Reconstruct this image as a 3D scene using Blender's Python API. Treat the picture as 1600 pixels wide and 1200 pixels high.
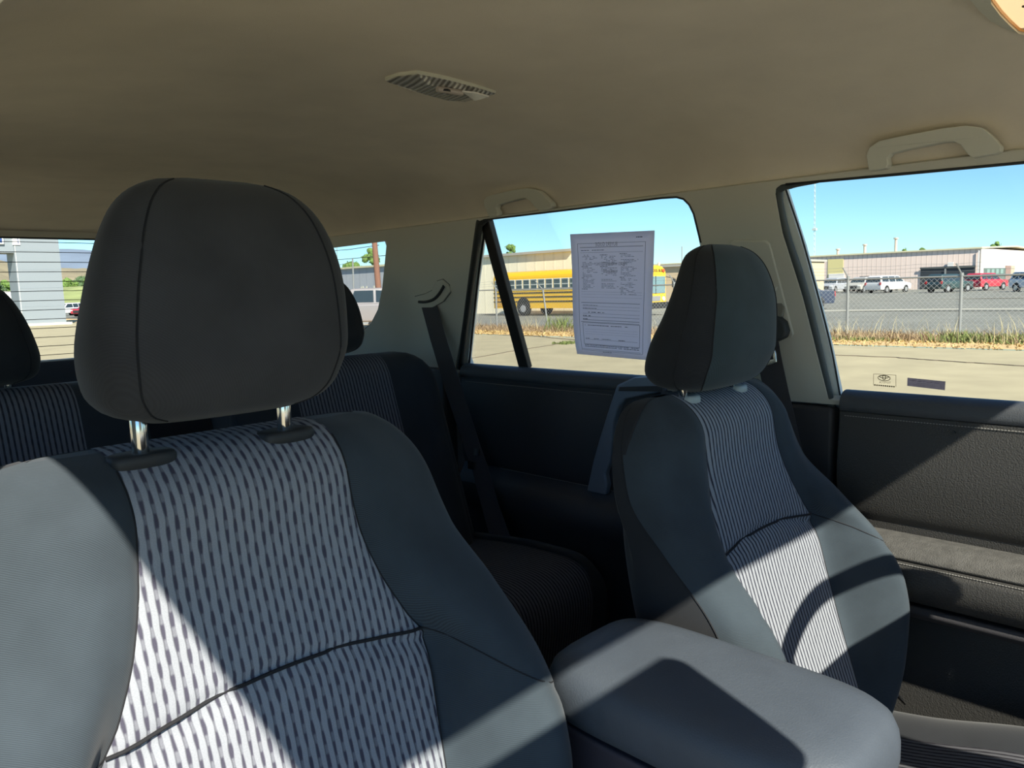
import bpy, bmesh, math, random
from math import sin, cos, tan, radians, pi, sqrt, exp, atan2
from mathutils import Vector, Matrix, noise
from mathutils.bvhtree import BVHTree
from mathutils.geometry import tessellate_polygon

for o in list(bpy.data.objects):
    bpy.data.objects.remove(o)
C = bpy.context.scene.collection
scn = bpy.context.scene
random.seed(7)

# ------------------------------------------------------------------ camera
# world frame: x = towards the driver's side of the car, y = towards the rear, z = up, ground z = 0
F_PX = 1202.0
CAM = Vector((-.69, 0.0, 1.5))
YAW, PITCH, ROLL = radians(45), radians(7.0), radians(1.69)
FW = Vector((sin(YAW)*cos(PITCH), cos(YAW)*cos(PITCH), -sin(PITCH)))
R0 = Vector((cos(YAW), -sin(YAW), 0)); U0 = R0.cross(FW)
RT = R0*cos(ROLL) - U0*sin(ROLL); UP = U0*cos(ROLL) + R0*sin(ROLL)
cd = bpy.data.cameras.new('camera'); cam = bpy.data.objects.new('camera', cd); C.objects.link(cam)
cd.sensor_width = 36; cd.sensor_fit = 'HORIZONTAL'; cd.lens = F_PX/1600*36
cd.clip_start = .02; cd.clip_end = 9000
M3 = Matrix((RT, UP, -FW)).transposed()
cam.matrix_world = Matrix.Translation(CAM) @ M3.to_4x4()
scn.camera = cam

# ------------------------------------------------------------------ sky, sun, exposure
SUN = Vector((.455, 1.136, -1.0)).normalized()
w = bpy.data.worlds.new('sky'); scn.world = w; w.use_nodes = True
nt = w.node_tree; nt.nodes.clear()
sky = nt.nodes.new('ShaderNodeTexSky'); sky.sky_type = 'NISHITA'; sky.sun_disc = False
sky.sun_elevation = math.asin(-SUN.z); sky.sun_rotation = atan2(-SUN.x, -SUN.y)
sky.air_density = 1.0; sky.dust_density = .12; sky.ozone_density = 2.0; sky.altitude = 1500
bg = nt.nodes.new('ShaderNodeBackground'); bg.inputs[1].default_value = .094
out = nt.nodes.new('ShaderNodeOutputWorld')
tint = nt.nodes.new('ShaderNodeMix'); tint.data_type = 'RGBA'; tint.blend_type = 'MULTIPLY'; tint.inputs[0].default_value = 1; tint.inputs[7].default_value = (.68, .96, 1.10, 1)
nt.links.new(sky.outputs[0], tint.inputs[6]); nt.links.new(tint.outputs[2], bg.inputs[0]); nt.links.new(bg.outputs[0], out.inputs[0])
sd = bpy.data.lights.new('sun', 'SUN'); sd.energy = 6.2; sd.angle = .012; sd.color = (1, .925, .80)
so = bpy.data.objects.new('sun', sd); C.objects.link(so)
so.rotation_euler = SUN.to_track_quat('-Z', 'Y').to_euler(); so.location = (-8, -14, 14)
vs = scn.view_settings
vs.view_transform = 'Standard'; vs.look = 'None'; vs.gamma = 1; vs.use_curve_mapping = False
vs.exposure = .72

# ------------------------------------------------------------------ photo geometry helpers
def ray(px, py):
    return FW + RT*((px-800)/F_PX) - UP*((py-600)/F_PX)
def on(px, py, ax, v):
    d = ray(px, py); return CAM + d*((v-CAM[ax])/d[ax])
WU = Vector((-.14, 0, .374)).normalized()          # up the tilted side window plane
WN = Vector((-.9365, 0, -.3506))                   # its inward normal
W0 = Vector((.74, 0, 1.294)); WL = sqrt(.14**2+.374**2)
def W(y, s, off=0.0):
    return Vector((W0.x, y, W0.z)) + WU*(s*WL) + WN*off
def wp(px, py, off=0.0):
    """pixel -> (y, s) on the side window plane, moved inwards by off"""
    d = ray(px, py); p0 = W0 + WN*off
    p = CAM + d*((p0-CAM).dot(WN)/d.dot(WN))
    return (p.y, (p-p0).dot(WU)/WL)
def gr(px, py, z=0.0): return on(px, py, 2, z)
def smooth01(t): t = max(0, min(1, t)); return t*t*(3-2*t)
def dip(x, y):
    a = math.degrees(atan2(x+.69, y)) if (x or y) else 90
    d = (x+.69+y)*.7071
    return -.3*(1-smooth01((a-58)/7))*smooth01((d-28)/14)
def tab(t, h):
    """smooth interpolation in a table of (h, v)"""
    if h <= t[0][0]: return t[0][1]
    if h >= t[-1][0]: return t[-1][1]
    for i in range(len(t)-1):
        if h <= t[i+1][0]:
            x0, y0 = t[i]; x1, y1 = t[i+1]
            def sl(j):
                if j <= 0: return (t[1][1]-t[0][1])/(t[1][0]-t[0][0])
                if j >= len(t)-1: return (t[-1][1]-t[-2][1])/(t[-1][0]-t[-2][0])
                a = (t[j][1]-t[j-1][1])/(t[j][0]-t[j-1][0]); b = (t[j+1][1]-t[j][1])/(t[j+1][0]-t[j][0])
                return 0 if a*b <= 0 else 2*a*b/(a+b)
            m0, m1 = sl(i), sl(i+1); L = x1-x0; u = (h-x0)/L
            return ((2*u**3-3*u*u+1)*y0 + (u**3-2*u*u+u)*L*m0 + (-2*u**3+3*u*u)*y1 + (u**3-u*u)*L*m1)
def catmull(P, n):
    out = []
    for i in range(len(P)-1):
        p0 = P[max(i-1, 0)]; p1 = P[i]; p2 = P[i+1]; p3 = P[min(i+2, len(P)-1)]
        for k in range(n):
            t = k/n
            out.append(tuple(.5*((2*p1[j]) + (-p0[j]+p2[j])*t + (2*p0[j]-5*p1[j]+4*p2[j]-p3[j])*t*t + (-p0[j]+3*p1[j]-3*p2[j]+p3[j])*t**3) for j in range(len(p1))))
    out.append(tuple(P[-1])); return out

# ------------------------------------------------------------------ materials
MATS = {}
def nn(nt, typ, **kw):
    n = nt.nodes.new(typ)
    for k, v in kw.items(): setattr(n, k, v)
    return n
def mat(name, col, rough=.6, metal=0, var=0, vscale=20, bump=0, bscale=200, spec=.5, emis=None, est=0, coat=0, sheen=0, trans=0):
    if name in MATS: return MATS[name]
    m = bpy.data.materials.new(name); m.use_nodes = True; nt = m.node_tree
    b = nt.nodes['Principled BSDF']
    b.inputs['Base Color'].default_value = (*col, 1); b.inputs['Roughness'].default_value = rough
    b.inputs['Metallic'].default_value = metal; b.inputs['Specular IOR Level'].default_value = spec
    b.inputs['Coat Weight'].default_value = coat
    if sheen: b.inputs['Sheen Weight'].default_value = sheen; b.inputs['Sheen Roughness'].default_value = .4
    if emis: b.inputs['Emission Color'].default_value = (*emis, 1); b.inputs['Emission Strength'].default_value = est
    tc = nn(nt, 'ShaderNodeTexCoord')
    if var:
        t = nn(nt, 'ShaderNodeTexNoise'); t.inputs['Scale'].default_value = vscale; t.inputs['Detail'].default_value = 6
        nt.links.new(tc.outputs['Object'], t.inputs['Vector'])
        mr = nn(nt, 'ShaderNodeMapRange'); mr.inputs[1].default_value = .25; mr.inputs[2].default_value = .75
        mr.inputs[3].default_value = 1-var; mr.inputs[4].default_value = 1+var
        nt.links.new(t.outputs[0], mr.inputs[0])
        mx = nn(nt, 'ShaderNodeMix', data_type='RGBA', blend_type='MULTIPLY'); mx.inputs[0].default_value = 1
        mx.inputs[6].default_value = (*col, 1)
        cb = nn(nt, 'ShaderNodeCombineColor')
        for i in range(3): nt.links.new(mr.outputs[0], cb.inputs[i])
        nt.links.new(cb.outputs[0], mx.inputs[7]); nt.links.new(mx.outputs[2], b.inputs['Base Color'])
    if bump:
        t = nn(nt, 'ShaderNodeTexNoise'); t.inputs['Scale'].default_value = bscale; t.inputs['Detail'].default_value = 3
        nt.links.new(tc.outputs['Object'], t.inputs['Vector'])
        bp = nn(nt, 'ShaderNodeBump'); bp.inputs['Strength'].default_value = bump; bp.inputs['Distance'].default_value = .002
        nt.links.new(t.outputs[0], bp.inputs['Height']); nt.links.new(bp.outputs[0], b.inputs['Normal'])
    MATS[name] = m; return m

def stripe_mat(name, light, dark, pitch, broken=.5):
    m = bpy.data.materials.new(name); m.use_nodes = True; nt = m.node_tree; L = nt.links
    b = nt.nodes['Principled BSDF']; b.inputs['Roughness'].default_value = .9; b.inputs['Specular IOR Level'].default_value = .15
    uv = nn(nt, 'ShaderNodeUVMap'); sp = nn(nt, 'ShaderNodeSeparateXYZ'); L.new(uv.outputs[0], sp.inputs[0])
    def ma(op, a, bb=None, c=None):
        n = nn(nt, 'ShaderNodeMath', operation=op)
        for i, v in enumerate((a, bb, c)):
            if v is None: continue
            if isinstance(v, (int, float)): n.inputs[i].default_value = v
            else: L.new(v, n.inputs[i])
        return n.outputs[0]
    # slight waviness of the ribs
    wn = nn(nt, 'ShaderNodeTexNoise'); wn.inputs['Scale'].default_value = 45; wn.inputs['Detail'].default_value = 1
    L.new(uv.outputs[0], wn.inputs['Vector'])
    u = ma('ADD', sp.outputs[0], ma('MULTIPLY', ma('SUBTRACT', wn.outputs[0], .5), .0008))
    ph = ma('DIVIDE', u, pitch)
    tri = ma('ABSOLUTE', ma('SUBTRACT', ma('FRACT', ph), .5))        # 0 at the middle of a dark line, .5 on a rib
    cell = ma('FLOOR', ph)
    cb = nn(nt, 'ShaderNodeCombineXYZ'); L.new(ma('MULTIPLY', cell, 3.7), cb.inputs[0]); L.new(ma('MULTIPLY', sp.outputs[1], 60), cb.inputs[1])
    dsh = ma('SINE', ma('ADD', ma('MULTIPLY', sp.outputs[1], 2*pi/.021), ma('MULTIPLY', cell, 2.4)))
    n2 = nn(nt, 'ShaderNodeTexNoise'); n2.inputs['Scale'].default_value = 1; n2.inputs['Detail'].default_value = 0; L.new(cb.outputs[0], n2.inputs['Vector'])
    wd = ma('ADD', ma('MULTIPLY_ADD', ma('SUBTRACT', n2.outputs[0], .5), broken, .17), ma('MULTIPLY', dsh, broken*.10))
    mr = nn(nt, 'ShaderNodeMapRange', interpolation_type='SMOOTHSTEP'); L.new(ma('SUBTRACT', tri, wd), mr.inputs[0])
    mr.inputs[1].default_value = -.10; mr.inputs[2].default_value = .10; mr.inputs[3].default_value = 0; mr.inputs[4].default_value = 1
    gap = nn(nt, 'ShaderNodeMapRange', interpolation_type='SMOOTHSTEP'); L.new(dsh, gap.inputs[0]); gap.inputs[1].default_value = .1; gap.inputs[2].default_value = -.7; gap.inputs[3].default_value = 0; gap.inputs[4].default_value = min(.75, broken*2.2)
    fct = ma('MAXIMUM', mr.outputs[0], gap.outputs[0])
    fine = nn(nt, 'ShaderNodeTexNoise'); fine.inputs['Scale'].default_value = 900; L.new(uv.outputs[0], fine.inputs['Vector'])
    mx = nn(nt, 'ShaderNodeMix', data_type='RGBA'); L.new(fct, mx.inputs[0])
    mx.inputs[6].default_value = (*dark, 1); mx.inputs[7].default_value = (*light, 1)
    mf = nn(nt, 'ShaderNodeMix', data_type='RGBA', blend_type='MULTIPLY'); mf.inputs[0].default_value = .35
    L.new(mx.outputs[2], mf.inputs[6]); L.new(fine.outputs[0], mf.inputs[7]); L.new(mf.outputs[2], b.inputs['Base Color'])
    bp = nn(nt, 'ShaderNodeBump'); bp.inputs['Strength'].default_value = .5; bp.inputs['Distance'].default_value = .002
    L.new(mr.outputs[0], bp.inputs['Height']); L.new(bp.outputs[0], b.inputs['Normal'])
    MATS[name] = m; return m

def weave_mat(name, col, rough=.9, scale=520, amt=.45):
    m = bpy.data.materials.new(name); m.use_nodes = True; nt = m.node_tree; L = nt.links
    b = nt.nodes['Principled BSDF']; b.inputs['Roughness'].default_value = rough; b.inputs['Specular IOR Level'].default_value = .25
    b.inputs['Sheen Weight'].default_value = .12; b.inputs['Sheen Roughness'].default_value = .5
    tc = nn(nt, 'ShaderNodeTexCoord')
    wv = nn(nt, 'ShaderNodeTexWave'); wv.inputs['Scale'].default_value = scale/2; wv.inputs['Distortion'].default_value = 1.0; wv.bands_direction = 'DIAGONAL'
    L.new(tc.outputs['Object'], wv.inputs['Vector'])
    n = nn(nt, 'ShaderNodeTexNoise'); n.inputs['Scale'].default_value = 14; n.inputs['Detail'].default_value = 5; L.new(tc.outputs['Object'], n.inputs['Vector'])
    mx = nn(nt, 'ShaderNodeMix', data_type='RGBA'); L.new(wv.outputs[0], mx.inputs[0])
    mx.inputs[6].default_value = (*[c*(1-amt) for c in col], 1); mx.inputs[7].default_value = (*[c*(1+amt) for c in col], 1)
    mr = nn(nt, 'ShaderNodeMapRange'); mr.inputs[1].default_value = .3; mr.inputs[2].default_value = .7; mr.inputs[3].default_value = .85; mr.inputs[4].default_value = 1.15
    L.new(n.outputs[0], mr.inputs[0]); cb = nn(nt, 'ShaderNodeCombineColor')
    for i in range(3): L.new(mr.outputs[0], cb.inputs[i])
    m2 = nn(nt, 'ShaderNodeMix', data_type='RGBA', blend_type='MULTIPLY'); m2.inputs[0].default_value = 1
    L.new(mx.outputs[2], m2.inputs[6]); L.new(cb.outputs[0], m2.inputs[7]); L.new(m2.outputs[2], b.inputs['Base Color'])
    bp = nn(nt, 'ShaderNodeBump'); bp.inputs['Strength'].default_value = .12; bp.inputs['Distance'].default_value = .0008
    L.new(wv.outputs[0], bp.inputs['Height']); L.new(bp.outputs[0], b.inputs['Normal'])
    MATS[name] = m; return m

def glass_mat(name, tint=(.97, .985, .98), refl=.22):
    m = bpy.data.materials.new(name); m.use_nodes = True; nt = m.node_tree; nt.nodes.clear(); L = nt.links
    o = nn(nt, 'ShaderNodeOutputMaterial'); t = nn(nt, 'ShaderNodeBsdfTransparent'); t.inputs[0].default_value = (*tint, 1)
    g = nn(nt, 'ShaderNodeBsdfGlossy'); g.inputs['Roughness'].default_value = .02
    fr = nn(nt, 'ShaderNodeFresnel'); fr.inputs[0].default_value = 1.45
    mu = nn(nt, 'ShaderNodeMath', operation='MULTIPLY'); mu.inputs[1].default_value = refl; L.new(fr.outputs[0], mu.inputs[0])
    mx = nn(nt, 'ShaderNodeMixShader'); L.new(mu.outputs[0], mx.inputs[0]); L.new(t.outputs[0], mx.inputs[1]); L.new(g.outputs[0], mx.inputs[2]); L.new(mx.outputs[0], o.inputs[0])
    MATS[name] = m; return m

def ribbed_mat(name, col, pitch, axis=1, depth=.3, rough=.7):
    """painted sheet metal with vertical ribs"""
    m = bpy.data.materials.new(name); m.use_nodes = True; nt = m.node_tree; L = nt.links
    b = nt.nodes['Principled BSDF']; b.inputs['Roughness'].default_value = rough
    tc = nn(nt, 'ShaderNodeTexCoord'); sp = nn(nt, 'ShaderNodeSeparateXYZ'); L.new(tc.outputs['Object'], sp.inputs[0])
    d = nn(nt, 'ShaderNodeMath', operation='DIVIDE'); d.inputs[1].default_value = pitch; L.new(sp.outputs[axis], d.inputs[0])
    f = nn(nt, 'ShaderNodeMath', operation='FRACT'); L.new(d.outputs[0], f.inputs[0])
    r = nn(nt, 'ShaderNodeMapRange', interpolation_type='SMOOTHSTEP'); r.inputs[1].default_value = .7; r.inputs[2].default_value = .9; L.new(f.outputs[0], r.inputs[0])
    mx = nn(nt, 'ShaderNodeMix', data_type='RGBA'); L.new(r.outputs[0], mx.inputs[0])
    mx.inputs[6].default_value = (*col, 1); mx.inputs[7].default_value = (*[c*(1-depth) for c in col], 1); L.new(mx.outputs[2], b.inputs['Base Color'])
    bp = nn(nt, 'ShaderNodeBump'); bp.inputs['Strength'].default_value = .4; bp.inputs['Distance'].default_value = .03
    L.new(r.outputs[0], bp.inputs['Height']); L.new(bp.outputs[0], b.inputs['Normal'])
    MATS[name] = m; return m

headliner = mat('headliner_cloth', (.80, .73, .61), .95, var=.06, vscale=9, bump=.35, bscale=900, spec=.1)
cream = mat('cream_plastic', (.60, .59, .52), .62, bump=.12, bscale=700, spec=.3)
handle_m = mat('handle_plastic', (.68, .68, .58), .5, bump=.05, bscale=900, spec=.4)
dkfab = weave_mat('charcoal_fabric', (.038, .051, .063), amt=.2)
tealfab = weave_mat('driver_headrest_fabric', (.040, .060, .068), amt=.1)
blkfab = weave_mat('black_side_fabric', (.022, .024, .028), amt=.08)
hrfab = weave_mat('headrest_fabric', (.050, .051, .054), amt=.06)
stripe = stripe_mat('striped_fabric', (.345, .37, .41), (.078, .076, .108), .0084, .22)
stripe_d = stripe_mat('striped_fabric_driver', (.34, .36, .40), (.042, .045, .065), .0084, .05)
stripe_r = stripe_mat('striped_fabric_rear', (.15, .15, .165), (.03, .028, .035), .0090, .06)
stitch = mat('seam_thread', (.012, .013, .016), .9)
thread = mat('pale_stitch_thread', (.30, .29, .27), .8)
vinyl = mat('black_vinyl', (.045, .044, .042), .42, bump=.6, bscale=420, spec=.5)
vinyl2 = mat('black_door_plastic', (.040, .038, .042), .55, bump=.3, bscale=600)
pad = mat('sill_pad_vinyl', (.06, .066, .075), .45, bump=.3, bscale=500)
armcloth = mat('armrest_cloth', (.075, .073, .068), .9, var=.3, vscale=60, bump=.8, bscale=500)
lidm = mat('console_lid_vinyl', (.070, .084, .104), .5, var=.06, vscale=30, bump=.25, bscale=600, spec=.5)
consm = mat('console_plastic', (.05, .045, .06), .5, bump=.1)
silver = mat('silver_trim', (.20, .24, .30), .45, metal=.3)
chrome = mat('chrome', (.75, .75, .75), .15, metal=1)
rubber = mat('black_rubber', (.025, .028, .03), .6)
rubbergrey = mat('grey_weatherstrip', (.06, .075, .08), .55)
framepaint = mat('door_frame_paint', (.80, .86, .86), .35)
bar_m = mat('window_divider', (.022, .02, .02), .5)
glass = glass_mat('window_glass')
belt_m = mat('belt_webbing', (.05, .045, .05), .8, bump=.5, bscale=900)
collar_sheen = mat('sky_sheen_collar', (.40, .45, .44), .4)  # driver collars paled, sky reflection put into the colour
asphalt_l = mat('street_concrete', (.36, .315, .195), .95, var=.13, vscale=1.2, bump=.3, bscale=60)
carpet = mat('dark_carpet', (.015, .015, .016), 1)

# ------------------------------------------------------------------ object helpers
def link(name, me, m, parent=None):
    o = bpy.data.objects.new(name, me); C.objects.link(o)
    if m: me.materials.append(m)
    if parent: o.parent = parent; o.matrix_parent_inverse = parent.matrix_world.inverted() if parent.type != 'EMPTY' else Matrix.Translation(-parent.location) if False else Matrix.Identity(4)
    return o
def tag(o, label=None, cat=None, group=None, kind=None):
    if label: o['label'] = label
    if cat: o['category'] = cat
    if group: o['group'] = group
    if kind: o['kind'] = kind
    return o
def thing(name, label, cat, loc=(0, 0, 0), rz=0, group=None):
    o = bpy.data.objects.new(name, None); C.objects.link(o); o.empty_display_size = .1
    o.location = loc; o.rotation_euler = (0, 0, rz); return tag(o, label, cat, group)
def meshobj(name, V, F, m, parent=None, smooth=False, uv=None, loc=None):
    """V in the parent's space (or world when top-level)"""
    me = bpy.data.meshes.new(name)
    if loc is not None: V = [Vector(v)-Vector(loc) for v in V]
    me.from_pydata([tuple(v) for v in V], [], F); me.update()
    if uv:
        l = me.uv_layers.new(name='UVMap')
        for p in me.polygons:
            for li in p.loop_indices: l.data[li].uv = uv[me.loops[li].vertex_index]
    bm = bmesh.new(); bm.from_mesh(me)
    bmesh.ops.recalc_face_normals(bm, faces=bm.faces); bm.to_mesh(me); bm.free()
    for p in me.polygons: p.use_smooth = smooth
    o = bpy.data.objects.new(name, me); C.objects.link(o)
    if m: me.materials.append(m)
    if loc is not None: o.location = loc
    if parent: o.parent = parent
    return o
def bevel(o, w=.004, seg=3, ang=35):
    b = o.modifiers.new('bevel', 'BEVEL'); b.width = w; b.segments = seg; b.limit_method = 'ANGLE'; b.angle_limit = radians(ang)
    for p in o.data.polygons: p.use_smooth = True
    wn = o.modifiers.new('wn', 'WEIGHTED_NORMAL'); wn.keep_sharp = True
    return o
class MB:
    """collects primitive shapes into one mesh"""
    def __init__(s): s.V = []; s.F = []
    def add(s, V, F):
        n = len(s.V); s.V += [Vector(v) for v in V]; s.F += [tuple(i+n for i in f) for f in F]; return s
    def box(s, a, b):
        (x0, y0, z0), (x1, y1, z1) = a, b
        return s.add([(x0,y0,z0),(x1,y0,z0),(x1,y1,z0),(x0,y1,z0),(x0,y0,z1),(x1,y0,z1),(x1,y1,z1),(x0,y1,z1)],
                     [(0,3,2,1),(4,5,6,7),(0,1,5,4),(1,2,6,5),(2,3,7,6),(3,0,4,7)])
    def tube(s, P, r, n=8, closed=False, rr=None):
        P = [Vector(p) for p in P]; V = []; m = len(P)
        for i, p in enumerate(P):
            a = P[(i-1) % m] if (closed or i) else P[0]; b = P[(i+1) % m] if (closed or i < m-1) else P[-1]
            t = (b-a).normalized()
            u = t.cross(Vector((0, 0, 1))) if abs(t.z) < .95 else t.cross(Vector((1, 0, 0)))
            u.normalize(); v = t.cross(u)
            R = rr[i] if rr else r
            for k in range(n):
                A = 2*pi*k/n; V.append(p + u*(R*cos(A)) + v*(R*sin(A)))
        F = []
        for i in range(m if closed else m-1):
            j = (i+1) % m
            for k in range(n): F.append((i*n+k, i*n+(k+1) % n, j*n+(k+1) % n, j*n+k))
        if not closed: F += [tuple(range(n))[::-1], tuple((m-1)*n+k for k in range(n))]
        return s.add(V, F)
    def cyl(s, c, axis, r, h, n=20, r2=None):
        a = Vector(axis).normalized(); c = Vector(c)
        return s.tube([c-a*h/2, c+a*h/2], r, n, rr=[r, r if r2 is None else r2])
    def build(s, name, m, parent=None, smooth=False, loc=None):
        return meshobj(name, s.V, s.F, m, parent, smooth, loc=loc)
def prism(outer, f0, f1, holes=()):
    """2D loops -> V,F of a plate between mappings f0 and f1 (2D -> 3D)"""
    loops = [list(outer)] + [list(h) for h in holes]
    flat = [p for l in loops for p in l]
    tris = tessellate_polygon([[Vector((p[0], p[1], 0)) for p in l] for l in loops])
    n = len(flat); V = [f0(*p) for p in flat] + [f1(*p) for p in flat]
    F = [tuple(t) for t in tris] + [tuple(i+n for i in reversed(t)) for t in tris]
    k = 0
    for l in loops:
        m = len(l)
        for i in range(m): a = k+i; b = k+(i+1) % m; F.append((a, b, b+n, a+n))
        k += m
    return V, F
def lofts(rings, cap0=True, cap1=True, closed=True):
    n = len(rings[0]); V = [p for r in rings for p in r]; F = []
    for i in range(len(rings)-1):
        for k in range(n if closed else n-1):
            j = (k+1) % n; F.append((i*n+k, i*n+j, (i+1)*n+j, (i+1)*n+k))
    if cap0: F.append(tuple(range(n))[::-1])
    if cap1: F.append(tuple((len(rings)-1)*n+k for k in range(n)))
    return V, F
def wplate(name, outer, holes, o0, o1, m, parent=None, side=1, bv=.004):
    sx = lambda p: Vector((p.x*side, p.y, p.z))
    V, F = prism(outer, lambda y, s: sx(W(y, s, o0)), lambda y, s: sx(W(y, s, o1)), holes)
    o = meshobj(name, V, F, m, parent)
    if bv: bevel(o, bv)
    return o
def text_geo(s, size=1.0, bold=0):
    cu = bpy.data.curves.new('t', 'FONT'); cu.body = s; cu.size = size; cu.align_x = 'CENTER'; cu.align_y = 'CENTER'; cu.offset = bold
    cu.resolution_u = 2
    ob = bpy.data.objects.new('t', cu); C.objects.link(ob)
    dg = bpy.context.evaluated_depsgraph_get(); me = ob.evaluated_get(dg).to_mesh()
    V = [tuple(v.co) for v in me.vertices]; F = [tuple(p.vertices) for p in me.polygons]
    bpy.data.objects.remove(ob); bpy.data.curves.remove(cu); return V, F

# ================================================================== THE CAR: shell
S1 = 1.0
# --- headliner
def ceil_z(x, y):
    a = abs(x)
    z = tab([(0, 1.785), (.2, 1.782), (.34, 1.772), (.44, 1.757), (.5, 1.737), (.545, 1.708), (.568, 1.683), (.582, 1.664)], a)
    zr = tab([(2.0, 1.80), (2.3, 1.775), (2.55, 1.742), (2.8, 1.708)], y)
    z = min(z, zr + (.0 if y > 2 else .2)) if y > 2 else z
    zf = tab([(-.14, 1.692), (-.05, 1.72), (.08, 1.79)], y)
    return min(z, zf) if y < .08 else z
ys = [-.14+.03*i for i in range(99)]; ys = [y for y in ys if y <= 2.8]+[2.8]
xs = [-.582, -.575, -.566, -.555] + [-.54+.03*i for i in range(37)] + [.555, .566, .575, .582]
V = []; F = []
for y in ys:
    for x in xs: V.append((x, y, ceil_z(x, y)))
n = len(xs)
for i in range(len(ys)-1):
    for k in range(n-1): F.append((i*n+k, i*n+k+1, (i+1)*n+k+1, (i+1)*n+k))
ceiling = meshobj('ceiling', V, F, headliner, smooth=True); tag(ceiling, 'warm grey cloth headliner of the car roof', 'ceiling', kind='structure')
sl = ceiling.modifiers.new('t', 'SOLIDIFY'); sl.thickness = .02; sl.offset = -1 if ceiling.data.polygons[0].normal.z < 0 else 1
# outer roof skin, plus unseen side rails dropped to block sun on the seat
roof = MB().box((-.66, -.13, 1.80), (.66, 2.9, 1.815)).box((-.660, -.13, 1.690), (-.59, 2.9, 1.805)).box((.59, -.13, 1.718), (.660, 2.9, 1.805)).build('trim_6', mat('roof_paint', (.5, .5, .5), .4)); tag(roof, 'outer roof skin over the headliner', 'roof', kind='structure')

# --- side walls (pillars and rails): one plate each side with three openings
def rear_hole(off):
    L = [wp(716, 592, off), wp(727, 480, off), wp(744, 352, off), wp(748, 346, off), wp(756, 342.5, off), wp(900, 326, off), wp(1033, 309.5, off), wp(1057, 308, off),
         wp(1068, 311, off), wp(1077, 320, off), wp(1084, 334, off), wp(1095, 379, off), wp(1108, 450, off), wp(1126, 600, off)]
    return L
def front_hole(off):
    a = [wp(1300, 655, off), wp(1292, 618, off), wp(1254, 466, off), wp(1222, 364, off), wp(1211, 304, off), wp(1212, 295, off), wp(1220, 289, off), wp(1232, 286.5, off), wp(1600, 252, off)]
    a += [(.1, a[-1][1]), (.0, .93), (-.62, .1), (-.62, -.09)]
    return a
def quarter_hole(off):
    a = [wp(604, 377, off), wp(602, 400, off), wp(597, 450, off), wp(590, 484, off), wp(578, 508, off), wp(562, 521, off), wp(545, 525, off)]
    s0 = a[-1][1]; return [(2.55, a[0][1]-.02), ] + a + [(2.5, s0+.02), (2.6, s0+.2), (2.62, a[0][1]-.15)]
def front_open(off):      # the open passenger door: opening runs down to the sill
    a = front_hole(off)
    return a[3:-2] + [(-.35, .4), (-.35, -.05), (a[0][0]-.02, -.05)] 
ytop = 1.03
outer = [(-.14, .9), (-.14, ytop), (2.9, ytop), (2.9, -.02), (.55, -.02), (.55, -.12), (-.14, -.12)]
A0, A1 = .010, .030
rect = [(-.13, ytop), (2.9, ytop), (2.9, -.02), (1.7, -.02), (-.13, -.02)]
def clipy(h): return [(max(p[0], -.115), p[1]) for p in h]
def holes(off):
    f = [p for p in front_hole(off) if p[0] > .12 and p[1] > .0]
    fb = wp(1296, 636, off)
    f = [(.55 if False else fb[0], .0-.005)] + f[1:]
    stop = f[-1][1]
    f += [(-.10, stop-.02), (-.10, -.005)]
    r = rear_hole(off); r = [(r[0][0], -.005)] + r[1:-1] + [(r[-1][0], -.005)]
    return [f, r, quarter_hole(off)]
H = holes(A1)
WR = [(-.13, ytop), (2.9, ytop), (2.9, -.03), (-.13, -.03)]
wl = wplate('wall_left', WR, [[(y, max(s, -.015)) for y, s in h] for h in H], A0, A1, cream, bv=.007)
tag(wl, 'cream plastic pillars around the driver side windows', 'wall', kind='structure')
WR2 = [(.0, .96), (.0, ytop), (2.9, ytop), (2.9, -.03), (H[0][0][0]+.0, -.03)] + [p for p in H[0][1:-2]]
wr = wplate('wall_right', [(.0, H[0][-3][1]-.0), (.0, ytop), (2.9, ytop), (2.9, -.03), (H[0][0][0]-.05, -.03)] + [(y-.05, s) for y, s in H[0][1:-3]], [[(y, max(s, -.015)) for y, s in h] for h in H[1:]], A0, A1, cream, side=-1, bv=.004)
tag(wr, 'cream plastic pillars on the passenger side', 'wall', kind='structure')

# --- window frames (painted door frame strips), weather strips, glass
fo = .0
ff = [wp(1316, 628, fo), wp(1312, 608, fo), wp(1295, 529, fo), wp(1257, 387, fo), wp(1233, 312, fo), wp(1228, 296, fo)]
ff = [(y, s) for y, s in ff]; ff = [(ff[0][0]+.0, -.02)] + ff + [(ff[-1][0]-.03, 1.02), (-.55, 1.02), (-.55, -.02)]
w1 = wplate('window_1', [(.8, -.04), (.8, 1.08), (-.6, 1.08), (-.6, -.04)], [ff], -.012, .004, framepaint, bv=.002)
tag(w1, 'front driver door window with pale painted frame', 'window', kind='structure')
wplate('pane', [(.79, -.03), (.79, 1.06), (-.58, 1.06), (-.58, -.03)], [], -.010, -.006, glass, w1, bv=0)
def strip(name, pts, off, r, m, parent, side=1, n=8):
    P = [W(y, s, off) for y, s in pts]; P = [Vector((p.x*side, p.y, p.z)) for p in P]
    if name == 'weatherstrip': return MB().tube(P, r, n, rr=[r*min(1, .25+.75*(len(P)-1-i)/7) for i in range(len(P))]).build(name, m, parent, smooth=True)
    return MB().tube(P, r, n).build(name, m, parent, smooth=True)
pts = catmull([wp(1303, 650, .022), wp(1260, 466, .022), wp(1228, 364, .022), wp(1217, 306, .022), wp(1222, 293, .022), wp(1240, 288, .022), wp(1280, 284, .022)], 6)
strip('weatherstrip', pts, .022, .0070, rubbergrey, w1)
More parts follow.
